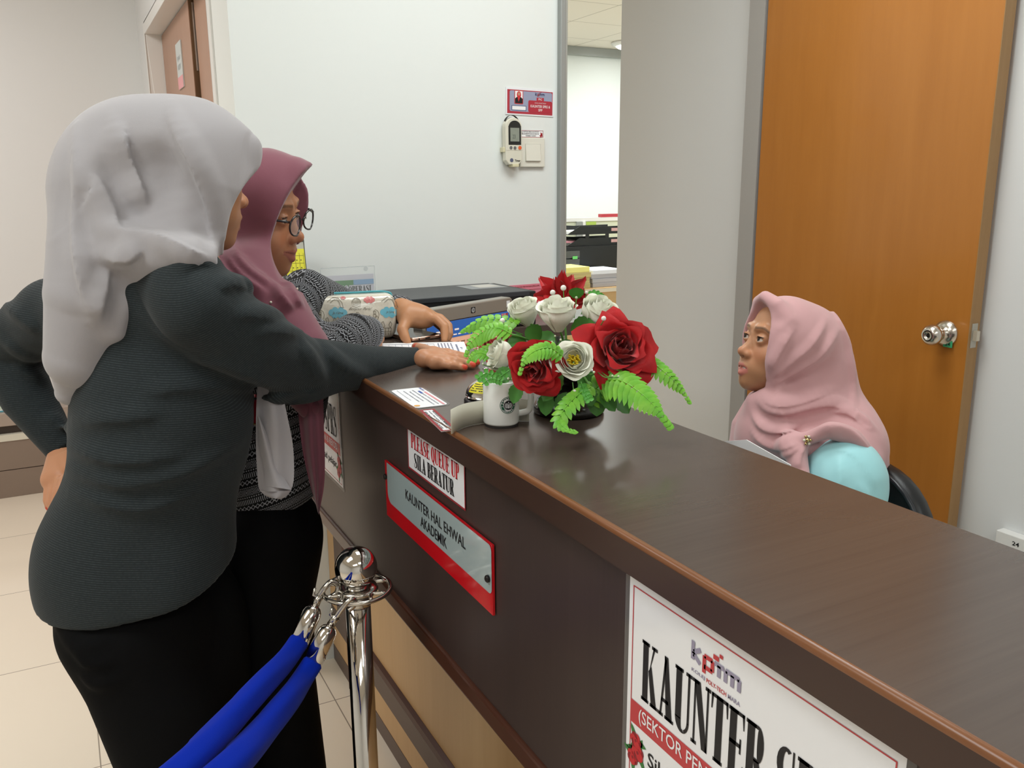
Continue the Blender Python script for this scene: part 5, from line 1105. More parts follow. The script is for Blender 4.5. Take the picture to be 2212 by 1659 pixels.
# phone
a_, b_ = atZ(889, 739, ZT), atZ(957, 729.5, ZT); ex = unit(b_-a_); ey = np.cross((0, 0, 1.0), ex); Wp = float(np.linalg.norm(b_-a_))
t = thing('phone', 'rose-gold phone held flat under the hand of the visitor with glasses', 'phone', (a_+b_)/2)
f = Flat(a_, ex, ey); mb = MB(); q = []
for (cx_, cy_, a0) in ((Wp-.009, .129, 0), (.009, .129, 90), (.009, .009, 180), (Wp-.009, .009, 270)):
    for i in range(6): an = math.radians(a0+18*i); q.append((cx_+.009*math.cos(an), cy_+.009*math.sin(an)))
k_ = len(q); mb.add([f.p(x, y, 0) for x, y in q]+[f.p(x, y, .0078) for x, y in q], [tuple(range(k_-1, -1, -1)), tuple(range(k_, 2*k_))]+[(i, (i+1) % k_, k_+(i+1) % k_, k_+i) for i in range(k_)])
mb.build('body', mat('rose_gold', 'D8AE98', .25, metal=.9), t, bevel=.0024, seg=3)
mb = MB(); f.rrect(mb, .003, .003, Wp-.003, .135, .007, .0079); mb.build('screen', mat('phone_glass', '0B0B0D', .06), t)
g = Flat(a_, ex, (0, 0, 1)); mb = MB(); g.disc(mb, Wp*.24, .0039, .0018, .0002, 0, 14); g.rrect(mb, Wp*.43, .0024, Wp*.58, .0054, .0012, .0002, 0)
for i in range(6): g.disc(mb, Wp*(.68+.035*i), .0039, .0007, .0002, 0, 8)
mb.build('ports', M_dark, t)

# pouch
t = thing('pouch', 'cream zip pouch with city sketches standing on the counter', 'pouch', atZ(775, 731, 1.1))
pf = Form(); A_ = Cz(688, 738, 1.105); B2 = Cz(858, 728, 1.105); ex = unit(B2-A_); upw = unit(UPC); bk = unit(np.cross(ex, upw)); bk = bk if bk[2] > 0 else -bk
LW = float(np.linalg.norm(B2-A_)); RP = np.stack([ex, upw, bk], 1); cP = A_+ex*LW*.49+upw*.043+bk*.028
def f_rbox(c, hs, r, R):
    c = np.asarray(c, np.float32); hs = np.asarray(hs, np.float32); R = np.asarray(R, np.float32)
    def fn(P): q = np.abs((P-c)@R)-(hs-r); return np.sqrt((np.maximum(q, 0)**2).sum(-1))+np.minimum(q.max(-1), 0)-r
    m = float(np.linalg.norm(hs)); return fn, c-m, c+m
pf.add(f_rbox(cP, (LW*.515, .0465, .028), .018, RP)).ell(cP-upw*.005-bk*.01, (LW*.48, .036, .026), .02, RP)
for L in ([(690, 650), (694, 690), (700, 730)], [(846, 650), (850, 690), (846, 725)]): pf.stroke(L, .004, .5, .006, 1)
put('bag', [pf.mesh(.0026)], mat('pouch_vinyl', 'D9D3C4', .16, coat=.5, bump=(60, .25), noise=((30, 30, 30), .05)), t)
zp = [cP+RP@np.array(p) for p in [(-LW*.52, -.01, .012), (-LW*.50, .030, .012), (-LW*.40, .0470, .012), (0, .0482, .012), (LW*.42, .0472, .012), (LW*.505, .032, .012), (LW*.522, -.03, .012)]]
MB().tube(catmull([toW(p[None])[0] for p in zp], 8), .0023, 8).build('zip', mat('zip_teal', '4FA6B4', .5), t, smooth=True)
class Onto(Flat):
    """print laid on a curved form, laid out in photograph points (v downwards positive is negative)"""
    def __init__(s, form, x, y, off=.0006): s.f = form; s.x = x; s.y = y; s.off = off
    def p(s, u, v, h=0.0): return np.array([s.x+u, s.y-v, h])
def onto(mb, form, off=.0006):
    V = np.array(mb.v); d, _b = form.hit(V[:, :2], 1.4, 2.0); W = np.array([C(x, y, dd-off-h) for (x, y, h), dd in zip(V, d)]); mb.v = [tuple(p) for p in toW(W)]; return mb
def cloud(o, mb, u, v, s, m, h=0):
    for (a, b, r) in ((0, 0, 1), (-.9, .05, .8), (.95, .0, .85), (-.4, .5, .7), (.5, .5, .7), (-.45, -.45, .7), (.5, -.45, .7)): o.disc(mb, u+a*s*1.1, v+b*s, r*s*.75, h+.00001*a, m, 14)
X0, Y0 = 660, 600; P9 = lambda x, y: (x/9.217, -y/9.217)
o = Onto(pf, X0, Y0); CM = [mat('pouch_blue', '6DB4C8', .3), mat('pouch_coral', 'D07A78', .3)]
for (x, y, r_, m_) in ((640, 700, 12.5, 0), (1660, 690, 12.0, 0), (215, 440, 7.0, 1), (1265, 440, 7.5, 1), (745, 400, 3.5, 1)):
    mb = MB(); cloud(o, mb, *P9(x, y), r_, 0, .0001); onto(mb, pf).build('cloud_print', CM[m_], t)
mb = MB(); ln = lambda pts, w=.9, h=.0003: o.line(mb, [P9(*p) for p in pts], w, h)
o.text(mb, 'Je t\'aime', *P9(530, 740), *P9(740, 670), .0004, 0, 0, True, .1); o.text(mb, 'Je t\'aime', *P9(1600, 720), *P9(1760, 650), .0004, 0, 0, True, .1); o.text(mb, 'Bonjour Paris!', *P9(850, 660), *P9(1290, 590), .0004, 0, 0, True, .1)
for i in range(7): ln([(925+28*i, 560-6*abs(3-i)), (925+28*i, 480), (1010+10*(i-3), 405)], .6)
ln([(920, 560), (1010, 590), (1100, 560)], .7); ln([(920, 480), (1100, 480)], .6); ln([(925, 500), (925, 460), (960, 415), (1010, 400), (1060, 415), (1095, 460), (1100, 500)], .7)
for (x, y) in ((430, 480), (1510, 470)):
    ln([(x, y), (x+110, y-90), (x+220, y-80), (x+300, y+20), (x+320, y+110)]); ln([(x+60, y+20), (x+140, y-50), (x+210, y-40), (x+250, y+30), (x+270, y+110)]); ln([(x+270, y+110), (x+340, y+115)])
    for k_ in range(5): ln([(x+40+45*k_, y-20-8*k_), (x+80+45*k_, y-30+8*k_)], .5)
for (x, y) in ((250, 650), (1340, 640)):
    ln([(x+110, y+170), (x+125, y+90), (x+100, y+20), (x+50, y-5), (x+10, y+30)]); ln([(x+20, y+30), (x+60, y+30), (x+60, y+80), (x+20, y+80), (x+20, y+30)]); ln([(x+10, y+90), (x+65, y+90), (x+55, y+150), (x+20, y+150), (x+10, y+90)])
ln([(1010, 690), (1080, 760), (1200, 800), (1220, 790)]); ln([(1010, 690), (1050, 690), (1130, 780)])
for (x, y) in ((1530, 1000), (1260, 880), (420, 920)):
    ln([(x, y), (x+180, y)]); ln([(x, y), (x+20, y+140)]); ln([(x+180, y), (x+160, y+140)]); ln([(x+60, y), (x+60, y+140)]); ln([(x+120, y), (x+120, y+140)]); ln([(x, y+70), (x+180, y+70)], .6); ln([(x+20, y), (x-20, y-100), (x+20, y-130), (x+50, y-40), (x+20, y)]); ln([(x+160, y), (x+130, y-60), (x+160, y-130), (x+190, y-80), (x+160, y)])
onto(mb, pf).build('sketch_print', mat('sketch_brown', '6E6656', .4), t)

# monitor behind the rear edge of the counter
a_ = atZ(911, 672, 1.138); b_ = atZ(1107, 641, 1.138); ex = unit((b_-a_)*[1, 1, 0]); Lw = float(np.linalg.norm(b_-a_)); Hs = .255
f = Flat(a_-np.array([0, 0, Hs]), ex, (0, 0, 1)); M_silver = mat('monitor_silver', '9D988F', .38, metal=.35)
t = thing('monitor', 'silver framed monitor showing a web page, low behind the counter beside the flowers', 'monitor', f.p(Lw/2, 0, -.05)*[1, 1, 0]+[0, 0, .75])
mb = MB(); q = []
for (cx_, cy_, a0) in ((Lw-.012, Hs-.012, 0), (.012, Hs-.012, 90), (.012, .012, 180), (Lw-.012, .012, 270)):
    for i in range(6): an = math.radians(a0+18*i); q.append((cx_+.012*math.cos(an), cy_+.012*math.sin(an)))
k_ = len(q); mb.add([f.p(x, y, -.03) for x, y in q]+[f.p(x, y, 0) for x, y in q], [tuple(range(k_-1, -1, -1)), tuple(range(k_, 2*k_))]+[(i, (i+1) % k_, k_+(i+1) % k_, k_+i) for i in range(k_)]); mb.build('housing', M_silver, t, bevel=.003)
mb = MB(); f.slabbox(mb, Lw*.4, -.13, Lw*.6, .02, -.045, -.031); f.slabbox(mb, Lw*.25, -.1325, Lw*.75, -.122, -.13, .05); mb.build('stand', M_silver, t)
su0, su1, sv0, sv1 = .013, Lw-.013, .02, Hs-.034
def scr(name, c, e=.75): return mat(name, c, .25, emit=e, spec=.3)
mb = MB(); f.rect(mb, su0-.002, sv0-.002, su1+.002, sv1+.002, .0004); mb.build('bezel', M_black, t)
mb = MB(); SW, SH = su1-su0, sv1-sv0; R4 = lambda x0, y0, x1, y1, h, m: f.rect(mb, su0+SW*x0, sv0+SH*y0, su0+SW*x1, sv0+SH*y1, h, m)
R4(0, 0, 1, 1, .0008, 1); R4(0, .86, 1, 1, .001, 0); R4(0, .80, 1, .86, .001, 2); R4(.2, .805, .52, .865, .0012, 0); R4(0, .52, 1, .70, .001, 3); R4(0, .52, .30, .70, .0012, 4); R4(0, .40, 1, .50, .001, 2); R4(0, .22, 1, .36, .001, 8)
for (x, m) in ((.89, 4), (.92, 4), (.95, 3)): R4(x, .94, x+.025, .98, .0014, m)
f.text(mb, 'KUNTER', su0+SW*.40, sv0+SH*.56, su0+SW*.60, sv0+SH*.63, .0014, 5)
for i in range(9): R4(.03+.07*i, .73, .08+.07*i, .75, .0014, 6)
for i in range(5): R4(.24+.055*i, .83, .28+.055*i, .845, .0014, 5)
for i in range(8): R4(.06+.08*i, .44, .12+.08*i, .458, .0014, 6)
for i in range(9): R4(.58+.045*i, .74, .60+.045*i, .77, .0014, 7)
for i in range(6): R4(.66+.045*i, .62, .69+.045*i, .69, .0014, 7)
for i in range(4): R4(.10+.07*i, .885, .15+.07*i, .905, .0014, 5)
mb.build('screen', [scr('screen_blue', '2E5AA0', .5), scr('screen_peach', 'D9A68A', .5), scr('screen_tan', 'C79B84', .45), scr('screen_maroon', '8E3A36', .5), scr('screen_rose', 'B06A62', .5), scr('screen_white', 'E6D6CC', .5), scr('screen_brown', '8A6250', .4), scr('screen_dark', '4A1614', .3), scr('screen_grey', '8F857F', .4)], t)
ux, vx = Lw*.535, Hs-.017; mb = MB(); f.rrect(mb, ux-.0078, vx-.0072, ux+.0078, vx+.0072, .002, .0004, 0); f.disc(mb, ux, vx, .0058, .0007, 1, 24); f.text(mb, 'hp', ux-.0035, vx-.004, ux+.0035, vx+.0046, .001, 0, 0, True, .18); mb.build('logo', [M_black, mat('logo_silver', 'B8B8B8', .3)], t)
mb = MB(); f.rect(mb, Lw*.925, Hs-.024, Lw*.965, Hs-.008, .0005); mb.build('sticker', M_paper, t)

# desktop computer
ZP = 1.137; a_ = atZ(886, 648, ZP); b_ = atZ(1158, 628, ZP)
t = thing('desktop_computer', 'black slim desktop computer case lying flat against the back wall', 'computer', ((a_+b_)/2)*[1, 1, 0]+[0, 0, 1.046])
ex = unit((b_-a_)*[1, 1, 0]); ey = np.cross((0, 0, 1.0), ex); f = Flat((a_[0], a_[1], 1.0458), ex, ey); Lp = float(np.linalg.norm(b_-a_)); hp_ = ZP-1.0458
Dp = min(.235, (2.362-max(a_[1], b_[1]))/ey[1])
M_pc = mat('pc_black', '1C1C1E', .42, bump=(400, .05))
mb = MB(); f.slabbox(mb, 0, 0, Lp, Dp, 0, hp_); mb.build('case', M_pc, t, bevel=.003)
mb = MB(); f.slabbox(mb, -.004, -.002, Lp-.02, Dp, hp_-.012, hp_+.0015); mb.build('lid', mat('pc_lid', '35373B', .38), t, bevel=.002)
mb = MB(); f.rect(mb, Lp*.62, Dp*.45, Lp*.93, Dp*.88, hp_+.0019, 0); f.rect(mb, Lp*.72, Dp*.55, Lp*.90, Dp*.84, hp_+.0022, 1); mb.build('label', [mat('pc_label_grey', '8A8D90', .3), mat('pc_label_white', 'C9C6BE', .4)], t)
# pink sheet
f, w, h = flatpx((1100, 650), (1204, 641), (1100, 617), YB)
t = thing('pink_schedule', 'pink printed schedule taped low on the wall behind the flowers', 'paper', f.p(w/2, 0))
mb = MB(); f.slabbox(mb, 0, -.04, w, h, 0, .0006); mb.build('sheet', mat('pink_paper', 'E8889A', .6), t)
mb = MB(); f.text(mb, 'ADUAN DAN PERTANYAAN (SPRS & SPP)', w*.1, h*.78, w*.62, h*.9, .001, 0, .02)
for v_ in (.62, .32, 0): f.rect(mb, w*.1, h*v_, w, h*v_+.0012, .001)
f.rect(mb, w*.66, 0, w*.668, h*.62, .001); f.text(mb, 'MASA', w*.76, h*.42, w*.88, h*.52, .001); mb.build('print', M_redd, t)

# acrylic holder with the opening hours
f0 = atZ(695, 669, 1.1); f1 = atZ(812, 660, 1.1); ex = unit((f1-f0)*[1, 1, 0]); f = Flat(f0, ex, (0, 0, 1)); w = float(np.linalg.norm(f1-f0)); tr = ray(810, 573); s_ = ((f0-EYE)@f.n)/(tr@f.n); h = float((EYE+tr*s_-f0)[2])
t = thing('sign_holder', 'clear acrylic stand with the WAKTU OPERASI notice behind the pouch', 'sign', f.p(w/2, 0))
mb = MB(); f.slabbox(mb, w*.02, 0, w*.98, h*.80, -.002, -.001); mb.build('notice', mat('notice_pale', 'D2D0DA', .5), t)
mb = MB(); f.rect(mb, w*.02, h*.55, w*.98, h*.67, -.0006, 0); f.rect(mb, w*.6, h*.55, w*.98, h*.672, -.0004, 1); f.disc(mb, w*.24, h*.62, h*.05, -.0003, 2, 14)
for i in range(9): f.poly_leaf(mb, w*(.1+.05*i), h*.6, h*.1, .8+i*.5, -.00035, 0)
f.disc(mb, w*.13, h*.55, h*.04, -.0003, 2, 12); mb.build('picture', [mat('leaf_print', '4E8A4A', .4), mat('sky_print', '7FA6CC', .4), mat('hibiscus_print', 'D8504A', .4)], t)
mb = MB(); f.slabtext(mb, 'WAKTU OPERASI', w*.1, h*.36, w*.93, h*.52, -.0006); mb.build('lettering', M_black, t)
M_acr = mat('clear_acrylic', 'E6ECEC', .05, alpha=.13, spec=.6)
mb = MB(); f.slabbox(mb, 0, 0, w, h, 0, .003); mb.build('acrylic_sheet', M_acr, t)
mb = MB(); f.frame(mb, 0, 0, w, h, .0022, .0032); f.disc(mb, w*.83, h*.93, .006, .0034, 0, 14); mb.build('acrylic_edge', mat('acrylic_edge', 'BFC6C8', .1, alpha=.55), t)
# desk calendar
f0 = atZ(618, 668, 1.1); f1 = atZ(690, 664, 1.1); ex = unit((f1-f0)*[1, 1, 0]); bk_ = np.cross((0, 0, 1.0), ex); w = float(np.linalg.norm(f1-f0)); dd_ = depth((f0+f1)/2)
ht = float((atD(655, 516, dd_+.03))[2]-1.1); wl = w*.62; o_ = f0+ex*w*.1
t = thing('desk_calendar', 'black desk calendar with yellow pages, standing behind the face in glasses', 'calendar', (f0+f1)/2)
ang = unit(np.array([0, 0, ht])+bk_*.045); f = Flat(o_, ex, ang); hl = float(np.linalg.norm(np.array([0, 0, ht])+bk_*.045))
apx = o_+np.array([0, 0, ht])+bk_*.045
mb = MB(); mb.poly([o_+ex*wl, apx+ex*wl, apx, o_]); mb.poly([o_+bk_*.11+ex*(wl+.012), apx+ex*(wl+.001), apx, o_+bk_*.11]); mb.poly([o_+ex*wl, o_+bk_*.11+ex*(wl+.012), apx+ex*wl]); mb.poly([o_, apx, o_+bk_*.11]); mb.build('stand', mat('calendar_board', '4E4D46', .6), t, solid=.001)
mb = MB(); f.slabbox(mb, wl*.04, .01, wl*.96, hl*.86, .001, .003, 0); f.rect(mb, wl*.04, hl*.86, wl*.96, hl*.96, .0022, 1); mb.build('page', [mat('calendar_yellow', 'E2DC3C', .5), mat('calendar_grey', 'B4B2A6', .5)], t)
mb = MB()
for i in range(7): f.rect(mb, wl*.08, hl*(.1+.11*i), wl*.92, hl*(.1+.11*i)+.0008, .0034)
for i in range(4):
    f.rect(mb, wl*(.3+.2*i), hl*.05, wl*(.3+.2*i)+.0008, hl*.8, .0034)
    for j in range(6): f.rect(mb, wl*(.14+.2*i), hl*(.14+.11*j), wl*(.20+.2*i), hl*(.155+.11*j), .0034)
mb.build('print', mat('calendar_print', '6A6628', .5), t)
mb = MB()
for i in range(9): c = apx+ex*wl*(.08+.105*i); mb.tube([c+.007*(math.cos(a)*np.array([0, 0, 1.0])+math.sin(a)*bk_) for a in np.linspace(0, 6.28, 14, endpoint=False)], .0009, 6, closed=True)
mb.build('wire_binding', M_dark, t, smooth=True)

# ================================================================ behind the counter
Xc = 1.60; yR = atX(2046, 1130, Xc)[1]; zt = atX(1925, 1002, Xc)[2]; hw = .225; yc = yR+hw; zc = zt-.24
t = thing('office_chair', 'black office chair with rounded back behind the seated clerk', 'chair', (Xc-.2, yc, 0))
def backpt(u, v, off):
    a = 2*math.pi*u; n_ = 2.6; c, s_ = math.cos(a), math.sin(a); r_ = (abs(c)**n_+abs(s_)**n_)**(-1/n_); y, z = hw*r_*c*v, .24*r_*s_*v
    return (Xc+off-.5*y*y+.03*(1-v**4)*(1 if off > 0 else -.3), yc+y, zc+z)
mb = MB(); rims = [(1.0, -.012), (1.0, .012), (.93, .026), (.6, .03), (.02, .03)]; V = []; n = 48
prof_ = [(.02, -.02), (.6, -.02), (.93, -.022), (.98, -.016), (1.0, 0), (.98, .018), (.93, .024), (.6, .026), (.02, .026)]
for (v_, off) in prof_:
    for i in range(n): V.append(backpt(i/n, v_, off))
mb.add(V, [(j*n+i, j*n+(i+1) % n, (j+1)*n+(i+1) % n, (j+1)*n+i) for j in range(len(prof_)-1) for i in range(n)]); M_chair = mat('chair_black', '17181A', .38, bump=(300, .1))
mb.build('backrest', M_chair, t, smooth=True)
mb = MB(); mb.tube([backpt(i/n, .955, -.021) for i in range(n)], .006, 8, closed=True); mb.build('backrest_piping', mat('chair_piping', '2E2F33', .25), t, smooth=True)
MB().box((Xc-.46, yc-.23, .40), (Xc-.03, yc+.23, .455)).build('seat', M_chair, t, bevel=.02, seg=3)
MB().tube([(Xc+.02, yc, zc-.1), (Xc+.03, yc, .5), (Xc-.05, yc, .41), (Xc-.24, yc, .39)], .016, 10).build('back_support', M_chair, t, smooth=True)
MB().lathe([(.025, .07), (.025, .25), (.018, .25), (.018, .40)], 16, (Xc-.24, yc, 0)).build('gas_lift', M_chair, t, smooth=True)
for i in range(5):
    a = i*1.2566+.3; e = np.array([Xc-.24+.24*math.cos(a), yc+.24*math.sin(a), .07])
    MB().tube([(Xc-.24, yc, .09), e], [.02, .014], 8).build('base_arm', M_chair, t, smooth=True); MB().ball(e-np.array([0, 0, .042]), .0275, 12, 8).build('caster', M_chair, t, smooth=True)
p1_, p2_, p3_ = atX(1566, 953, .735), atX(1613, 950, .735), atX(1708, 1004, .735)
t = thing('document_stand', 'white paper propped up just behind the counter, before the clerk', 'paper', (.74, p2_[1]-.1, .75))
mb = MB(); dn = np.array([-.012, 0, -.25]); mb.poly([p1_, p2_, p3_, p3_+np.array([-.0, -.02, -.12]), p3_*[1, 1, 0]+[0, -.02, .76], p1_*[1, 1, 0]+[0, 0, .76]]); mb.build('sheet', M_paper, t, solid=.001)
MB().box((.6905, .3, .715), (1.06, 1.98, .75)).build('work_surface', M_pan, ct, bevel=.002)

# ================================================================ office seen through the opening
Yd = 4.85; zd = .75
dk = thing('office_desk', 'beech desk loaded with paper stacks in the back office', 'desk', (3.3, Yd+.35, 0))
dx0 = atY(1180, 630, Yd)[0]; dx1 = dx0+1.6; M_desk = wood('beech_desk', 'C9A678', 'B8925F', (4, 30, 30), .4)
MB().box((dx0, Yd, zd-.03), (dx1, Yd+.7, zd)).build('desk_top', M_desk, dk, bevel=.002)
MB().box((dx0-.001, Yd-.002, zd-.028), (dx1, Yd-.0005, zd-.004)).build('desk_edge', mat('desk_edge_pale', 'D8CDBC', .4), dk)
MB().box((dx0+.02, Yd+.02, 0), (dx1-.02, Yd+.05, zd-.031)).build('modesty_panel', M_desk, dk)
for x in (dx0, dx1-.03): MB().box((x, Yd+.05, 0), (x+.03, Yd+.7, zd-.031)).build('side_panel', M_desk, dk)
def px_box(x0, x1, Y, yt, yb=None):
    a, b = atY(x0, yt, Y), atY(x1, yt, Y); return a[0], b[0], a[2]
def stack(label, x0, x1, Y, yt, mats, n, dpt=.24, jit=.008):
    a, b, zt_ = px_box(x0, x1, Y, yt); t = thing('paper_stack', label, 'paper', ((a+b)/2, Y+dpt/2, zd), group='paper stacks on the office desk'); hh = (zt_-zd-.001)/n
    for i in range(n):
        j = random.uniform(-jit, jit); MB().box((a+j, Y+abs(j), zd+.0005+hh*i), (b+j, Y+dpt+abs(j), zd+hh*(i+1)-.0004)).build('ream', mats[1] if i < n-1 else mats[0], t, bevel=.002)
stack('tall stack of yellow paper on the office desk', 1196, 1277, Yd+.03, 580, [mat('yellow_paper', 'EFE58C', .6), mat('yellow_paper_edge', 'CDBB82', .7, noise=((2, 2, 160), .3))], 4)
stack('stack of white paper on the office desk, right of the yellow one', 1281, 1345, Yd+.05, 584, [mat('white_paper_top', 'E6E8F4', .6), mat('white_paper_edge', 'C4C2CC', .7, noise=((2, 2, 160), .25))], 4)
a, b, zt_ = px_box(1205, 1352, Yd+.32, 535); M_blk = mat('black_plastic', '1B1B1C', .35)
t = thing('drawer_box', 'black stationery drawer box behind the paper stacks', 'drawer box', ((a+b)/2, Yd+.45, zd))
MB().box((a, Yd+.34, zd+.001), (b, Yd+.62, zt_)).build('case', M_blk, t, bevel=.003)
xm = atY(1253, 560, Yd+.32)[0]; M_clr = mat('smoky_drawer', '4A4A4A', .12, coat=.5)
for i in range(4):
    z0 = zd+.01+(zt_-zd-.03)/4*i; d = MB().box((a+.005, Yd+.325, z0), (xm, Yd+.3395, z0+(zt_-zd-.03)/4-.008)).build('drawer', M_clr, t, bevel=.002)
    MB().box((a+.02, Yd+.320, z0+.012), (a+.05, Yd+.3249, z0+.03)).build('label', M_paper, d)
MB().box((xm-.06, Yd+.321, zt_-.085), (xm-.02, Yd+.3245, zt_-.065)).build('green_tab', mat('green_tab', '6CCB6A', .4), t)
a, b, _z = px_box(1226, 1352, Yd+.36, 531); z1 = zt_; z3 = atY(1300, 483, Yd+.36)[2]; hz = z3-z1
t = thing('letter_tray', 'two-tier black letter tray on top of the drawer box', 'tray', ((a+b)/2, Yd+.45, z1))
for k_ in (0, 1):
    zz = z1+.001+k_*hz*.52; q = lambda s_: [(a, zz+.004), (a+.1, zz+.03+hz*.18), (a+.2, zz+hz*.34), (b, zz+hz*.36), (b, zz), (a+.12, zz)]
    for Y in (Yd+.36, Yd+.60):
        mb = MB(); Q = q(0); k2 = len(Q); mb.add([(x, Y, z) for x, z in Q]+[(x, Y+.004, z) for x, z in Q], [tuple(range(k2)), tuple(range(2*k2-1, k2-1, -1))]+[(i, (i+1) % k2, k2+(i+1) % k2, k2+i) for i in range(k2)]); mb.build('side', M_blk, t)
    MB().box((a+.02, Yd+.3645, zz), (b, Yd+.5995, zz+.003)).build('floor_plate', M_blk, t)
    MB().box((b-.13, Yd+.3585, zz+hz*.12), (b-.07, Yd+.3598, zz+hz*.26)).build('tray_label', mat('tray_label_pink', 'D2A6A6', .5), t)
for x in (a+.15, b-.18, b-.01): MB().box((x, Yd+.3605, z1+hz*.3), (x+.03, Yd+.3638, z1+hz*.62)).build('post', M_blk, t)
for k_, (c_, lb) in enumerate((('E9E9EA', 'white sheets in the lower letter tray'), ('F2F2F2', 'white sheets in the upper letter tray'))):
    zz = z1+.0045+k_*hz*.52; t2 = thing('paper_sheaf', lb, 'paper', (a+.15, Yd+.48, zz)); MB().box((a+.03, Yd+.37, zz), (b-.02, Yd+.594, zz+.02)).build('sheets', mat('sheaf_%d' % k_, c_, .6), t2)
t = thing('pink_slip', 'pink slips sticking out of the lower letter tray', 'paper', (a+.06, Yd+.45, z1+.026)); MB().box((a-.005, Yd+.37, z1+.0255), (a+.14, Yd+.56, z1+.036)).build('slips', mat('pink_slips', 'C88896', .6), t)
Yp = 5.72; zr1 = atY(1280, 470, Yp)[2]; zr0 = atY(1280, 478, Yp)[2]; px0 = atY(1205, 470, Yp)[0]
t = thing('desk_partition', 'pale desk partition with a white top rail in the back office', 'partition', (px0+.8, Yp, 0))
MB().box((px0-.4, Yp, 0), (px0+2.2, Yp+.04, zr0)).build('panel', mat('partition_green', 'CFD3BC', .7), t); MB().box((px0-.4, Yp-.005, zr0+.0005), (px0+2.2, Yp+.05, zr1)).build('rail', mat('partition_rail', 'E4E2DE', .4), t)
xp = atY(1256, 480, Yp)[0]; MB().box((xp-.05, Yp-.012, .76), (xp, Yp-.0005, zr0)).build('grey_post', M_grey, t); MB().box((xp+.005, Yp-.014, .76), (xp+.03, Yp-.0005, zr0)).build('white_post', M_white, t)
q0, q1_ = atY(1269, 478, Yp-.02), atY(1290, 494, Yp-.02); t = thing('green_card', 'small lime card pinned under the partition rail', 'card', ((q0[0]+q1_[0])/2, Yp-.01, q1_[2])); MB().box((q0[0], Yp-.004, q1_[2]), (q1_[0], Yp-.0006, q0[2]-.004)).build('card', mat('lime_card', 'A9C25A', .5), t)
q0, q1_ = atY(1299, 463, Yp), atY(1360, 470, Yp); t = thing('red_folder', 'red folder lying on the partition rail', 'folder', ((q0[0]+q1_[0])/2, Yp+.02, zr1)); MB().box((q0[0], Yp, zr1+.001), (q1_[0], Yp+.045, q0[2]+.002)).build('cover', mat('red_cover', 'B23A44', .4), t)
# ceiling fitting in the office
c_ = atZ(1340, 90, 2.599); t = thing('ceiling_light', 'small bright ceiling light in the back office', 'lamp', (c_[0]+.12, c_[1], 2.599)); cx_ = c_[0]+.1
MB().lathe([(0, 0), (.16, 0), (.16, -.012), (.13, -.03), (0, -.03)], 28, (cx_, c_[1], 2.599), cap=False).build('housing', M_white, t, smooth=True)
MB().lathe([(0, -.0305), (.12, -.0305), (.10, -.045), (0, -.05)], 24, (cx_, c_[1], 2.599), cap=False).build('diffuser', mat('lit_diffuser', 'FFFFFF', .4, emit=6), t, smooth=True)

# ================================================================ far end of the hall
Yf = 4.5; zz = lambda y: atY(40, y, Yf)[2]
t = thing('display_bench', 'low beige display bench along the far wall', 'bench', (-.6, Yf+.05, 0))
M_b1 = mat('bench_beige', 'A8998E', .5); M_b2 = mat('bench_taupe', '8A7A6E', .5)
MB().box((-2.2, Yf, zz(918)), (.1, Yf+.099, zz(890))).build('bench_top', M_b1, t, bevel=.002); MB().box((-2.2, Yf+.03, zz(936)), (.1, Yf+.099, zz(918)-.0005)).build('dark_recess', mat('recess_brown', '4A3F3A', .6), t)
MB().box((-2.2, Yf-.004, zz(950)), (.1, Yf+.099, zz(936)-.0005)).build('white_rail', mat('bench_rail', 'D9D6C8', .4), t); MB().box((-2.2, Yf, zz(1012)), (.1, Yf+.099, zz(950)-.0005)).build('front_panel', M_b2, t); MB().box((-2.2, Yf+.002, 0.0005), (.1, Yf+.099, zz(1012)-.004)).build('kick_panel', M_b2, t)
for i, (x0, x1, c_, lb) in enumerate(((-60, -8, 'C9B8A8', 'beige leaflet, leftmost on the display bench'), (-4, 32, 'C2D0C0', 'green and white leaflet on the display bench'), (34, 74, 'D8D4E4', 'lilac and white leaflet, rightmost on the display bench'))):
    a, b = atY(x0, 880, Yf+.03), atY(x1, 880, Yf+.03); zb_ = zz(890)+.0005; f = Flat((a[0], Yf+.03, zb_), (1, 0, 0), (0, .35, 1)); w = b[0]-a[0]; t = thing('leaflet', lb, 'leaflet', f.p(w/2, 0), group='leaflets on the display bench')
    mb = MB(); f.slabbox(mb, 0, 0, w, .085, -.003, 0); mb.build('cover', mat('leaflet_white', 'E4E4EA', .35), t)
    mb = MB(); f.rect(mb, 0, 0, w, .008, .0005, 0); f.rect(mb, w*.05, .012, w*.95, .036, .0005, 1); f.rect(mb, w*.2, .05, w*.6, .058, .0005, 2); mb.build('print', [mat('leaflet_teal', '4F8F9C', .4), mat('leaflet_pic_%d' % i, c_, .4), mat('leaflet_text', '9A9AA4', .5)], t)
# ================================================================ flower arrangement
vc = atZ(1228, 889, 1.1)
fa = thing('flower_arrangement', 'arrangement of white and red artificial roses with fern leaves in a black pedestal bowl', 'flowers', vc)
M_vase = mat('vase_black', '17130F', .22, coat=.3)
MB().lathe([(0, .0005), (.0475, .0005), (.049, .003), (.0485, .010), (.044, .018), (.034, .0235), (.026, .027), (.024, .034), (.030, .041), (.046, .050), (.054, .060), (.055, .066), (.051, .067), (.02, .064), (0, .064)], 48, vc, cap=False).build('bowl', M_vase, fa, smooth=True)
def petalmat(name, c, c2, tr): return mat(name, c, .55, spec=.3, sheen=.2, noise=((40, 40, 40), .15), two=c2, bump=(240, .08), sss=0)
M_wp = petalmat('white_petal', 'F6F6EA', 'ECEDDC', .2); M_rp = petalmat('red_petal', 'C4161C', 'A80F16', .2); M_yel = mat('stamen_yellow', 'E8CF2A', .5)
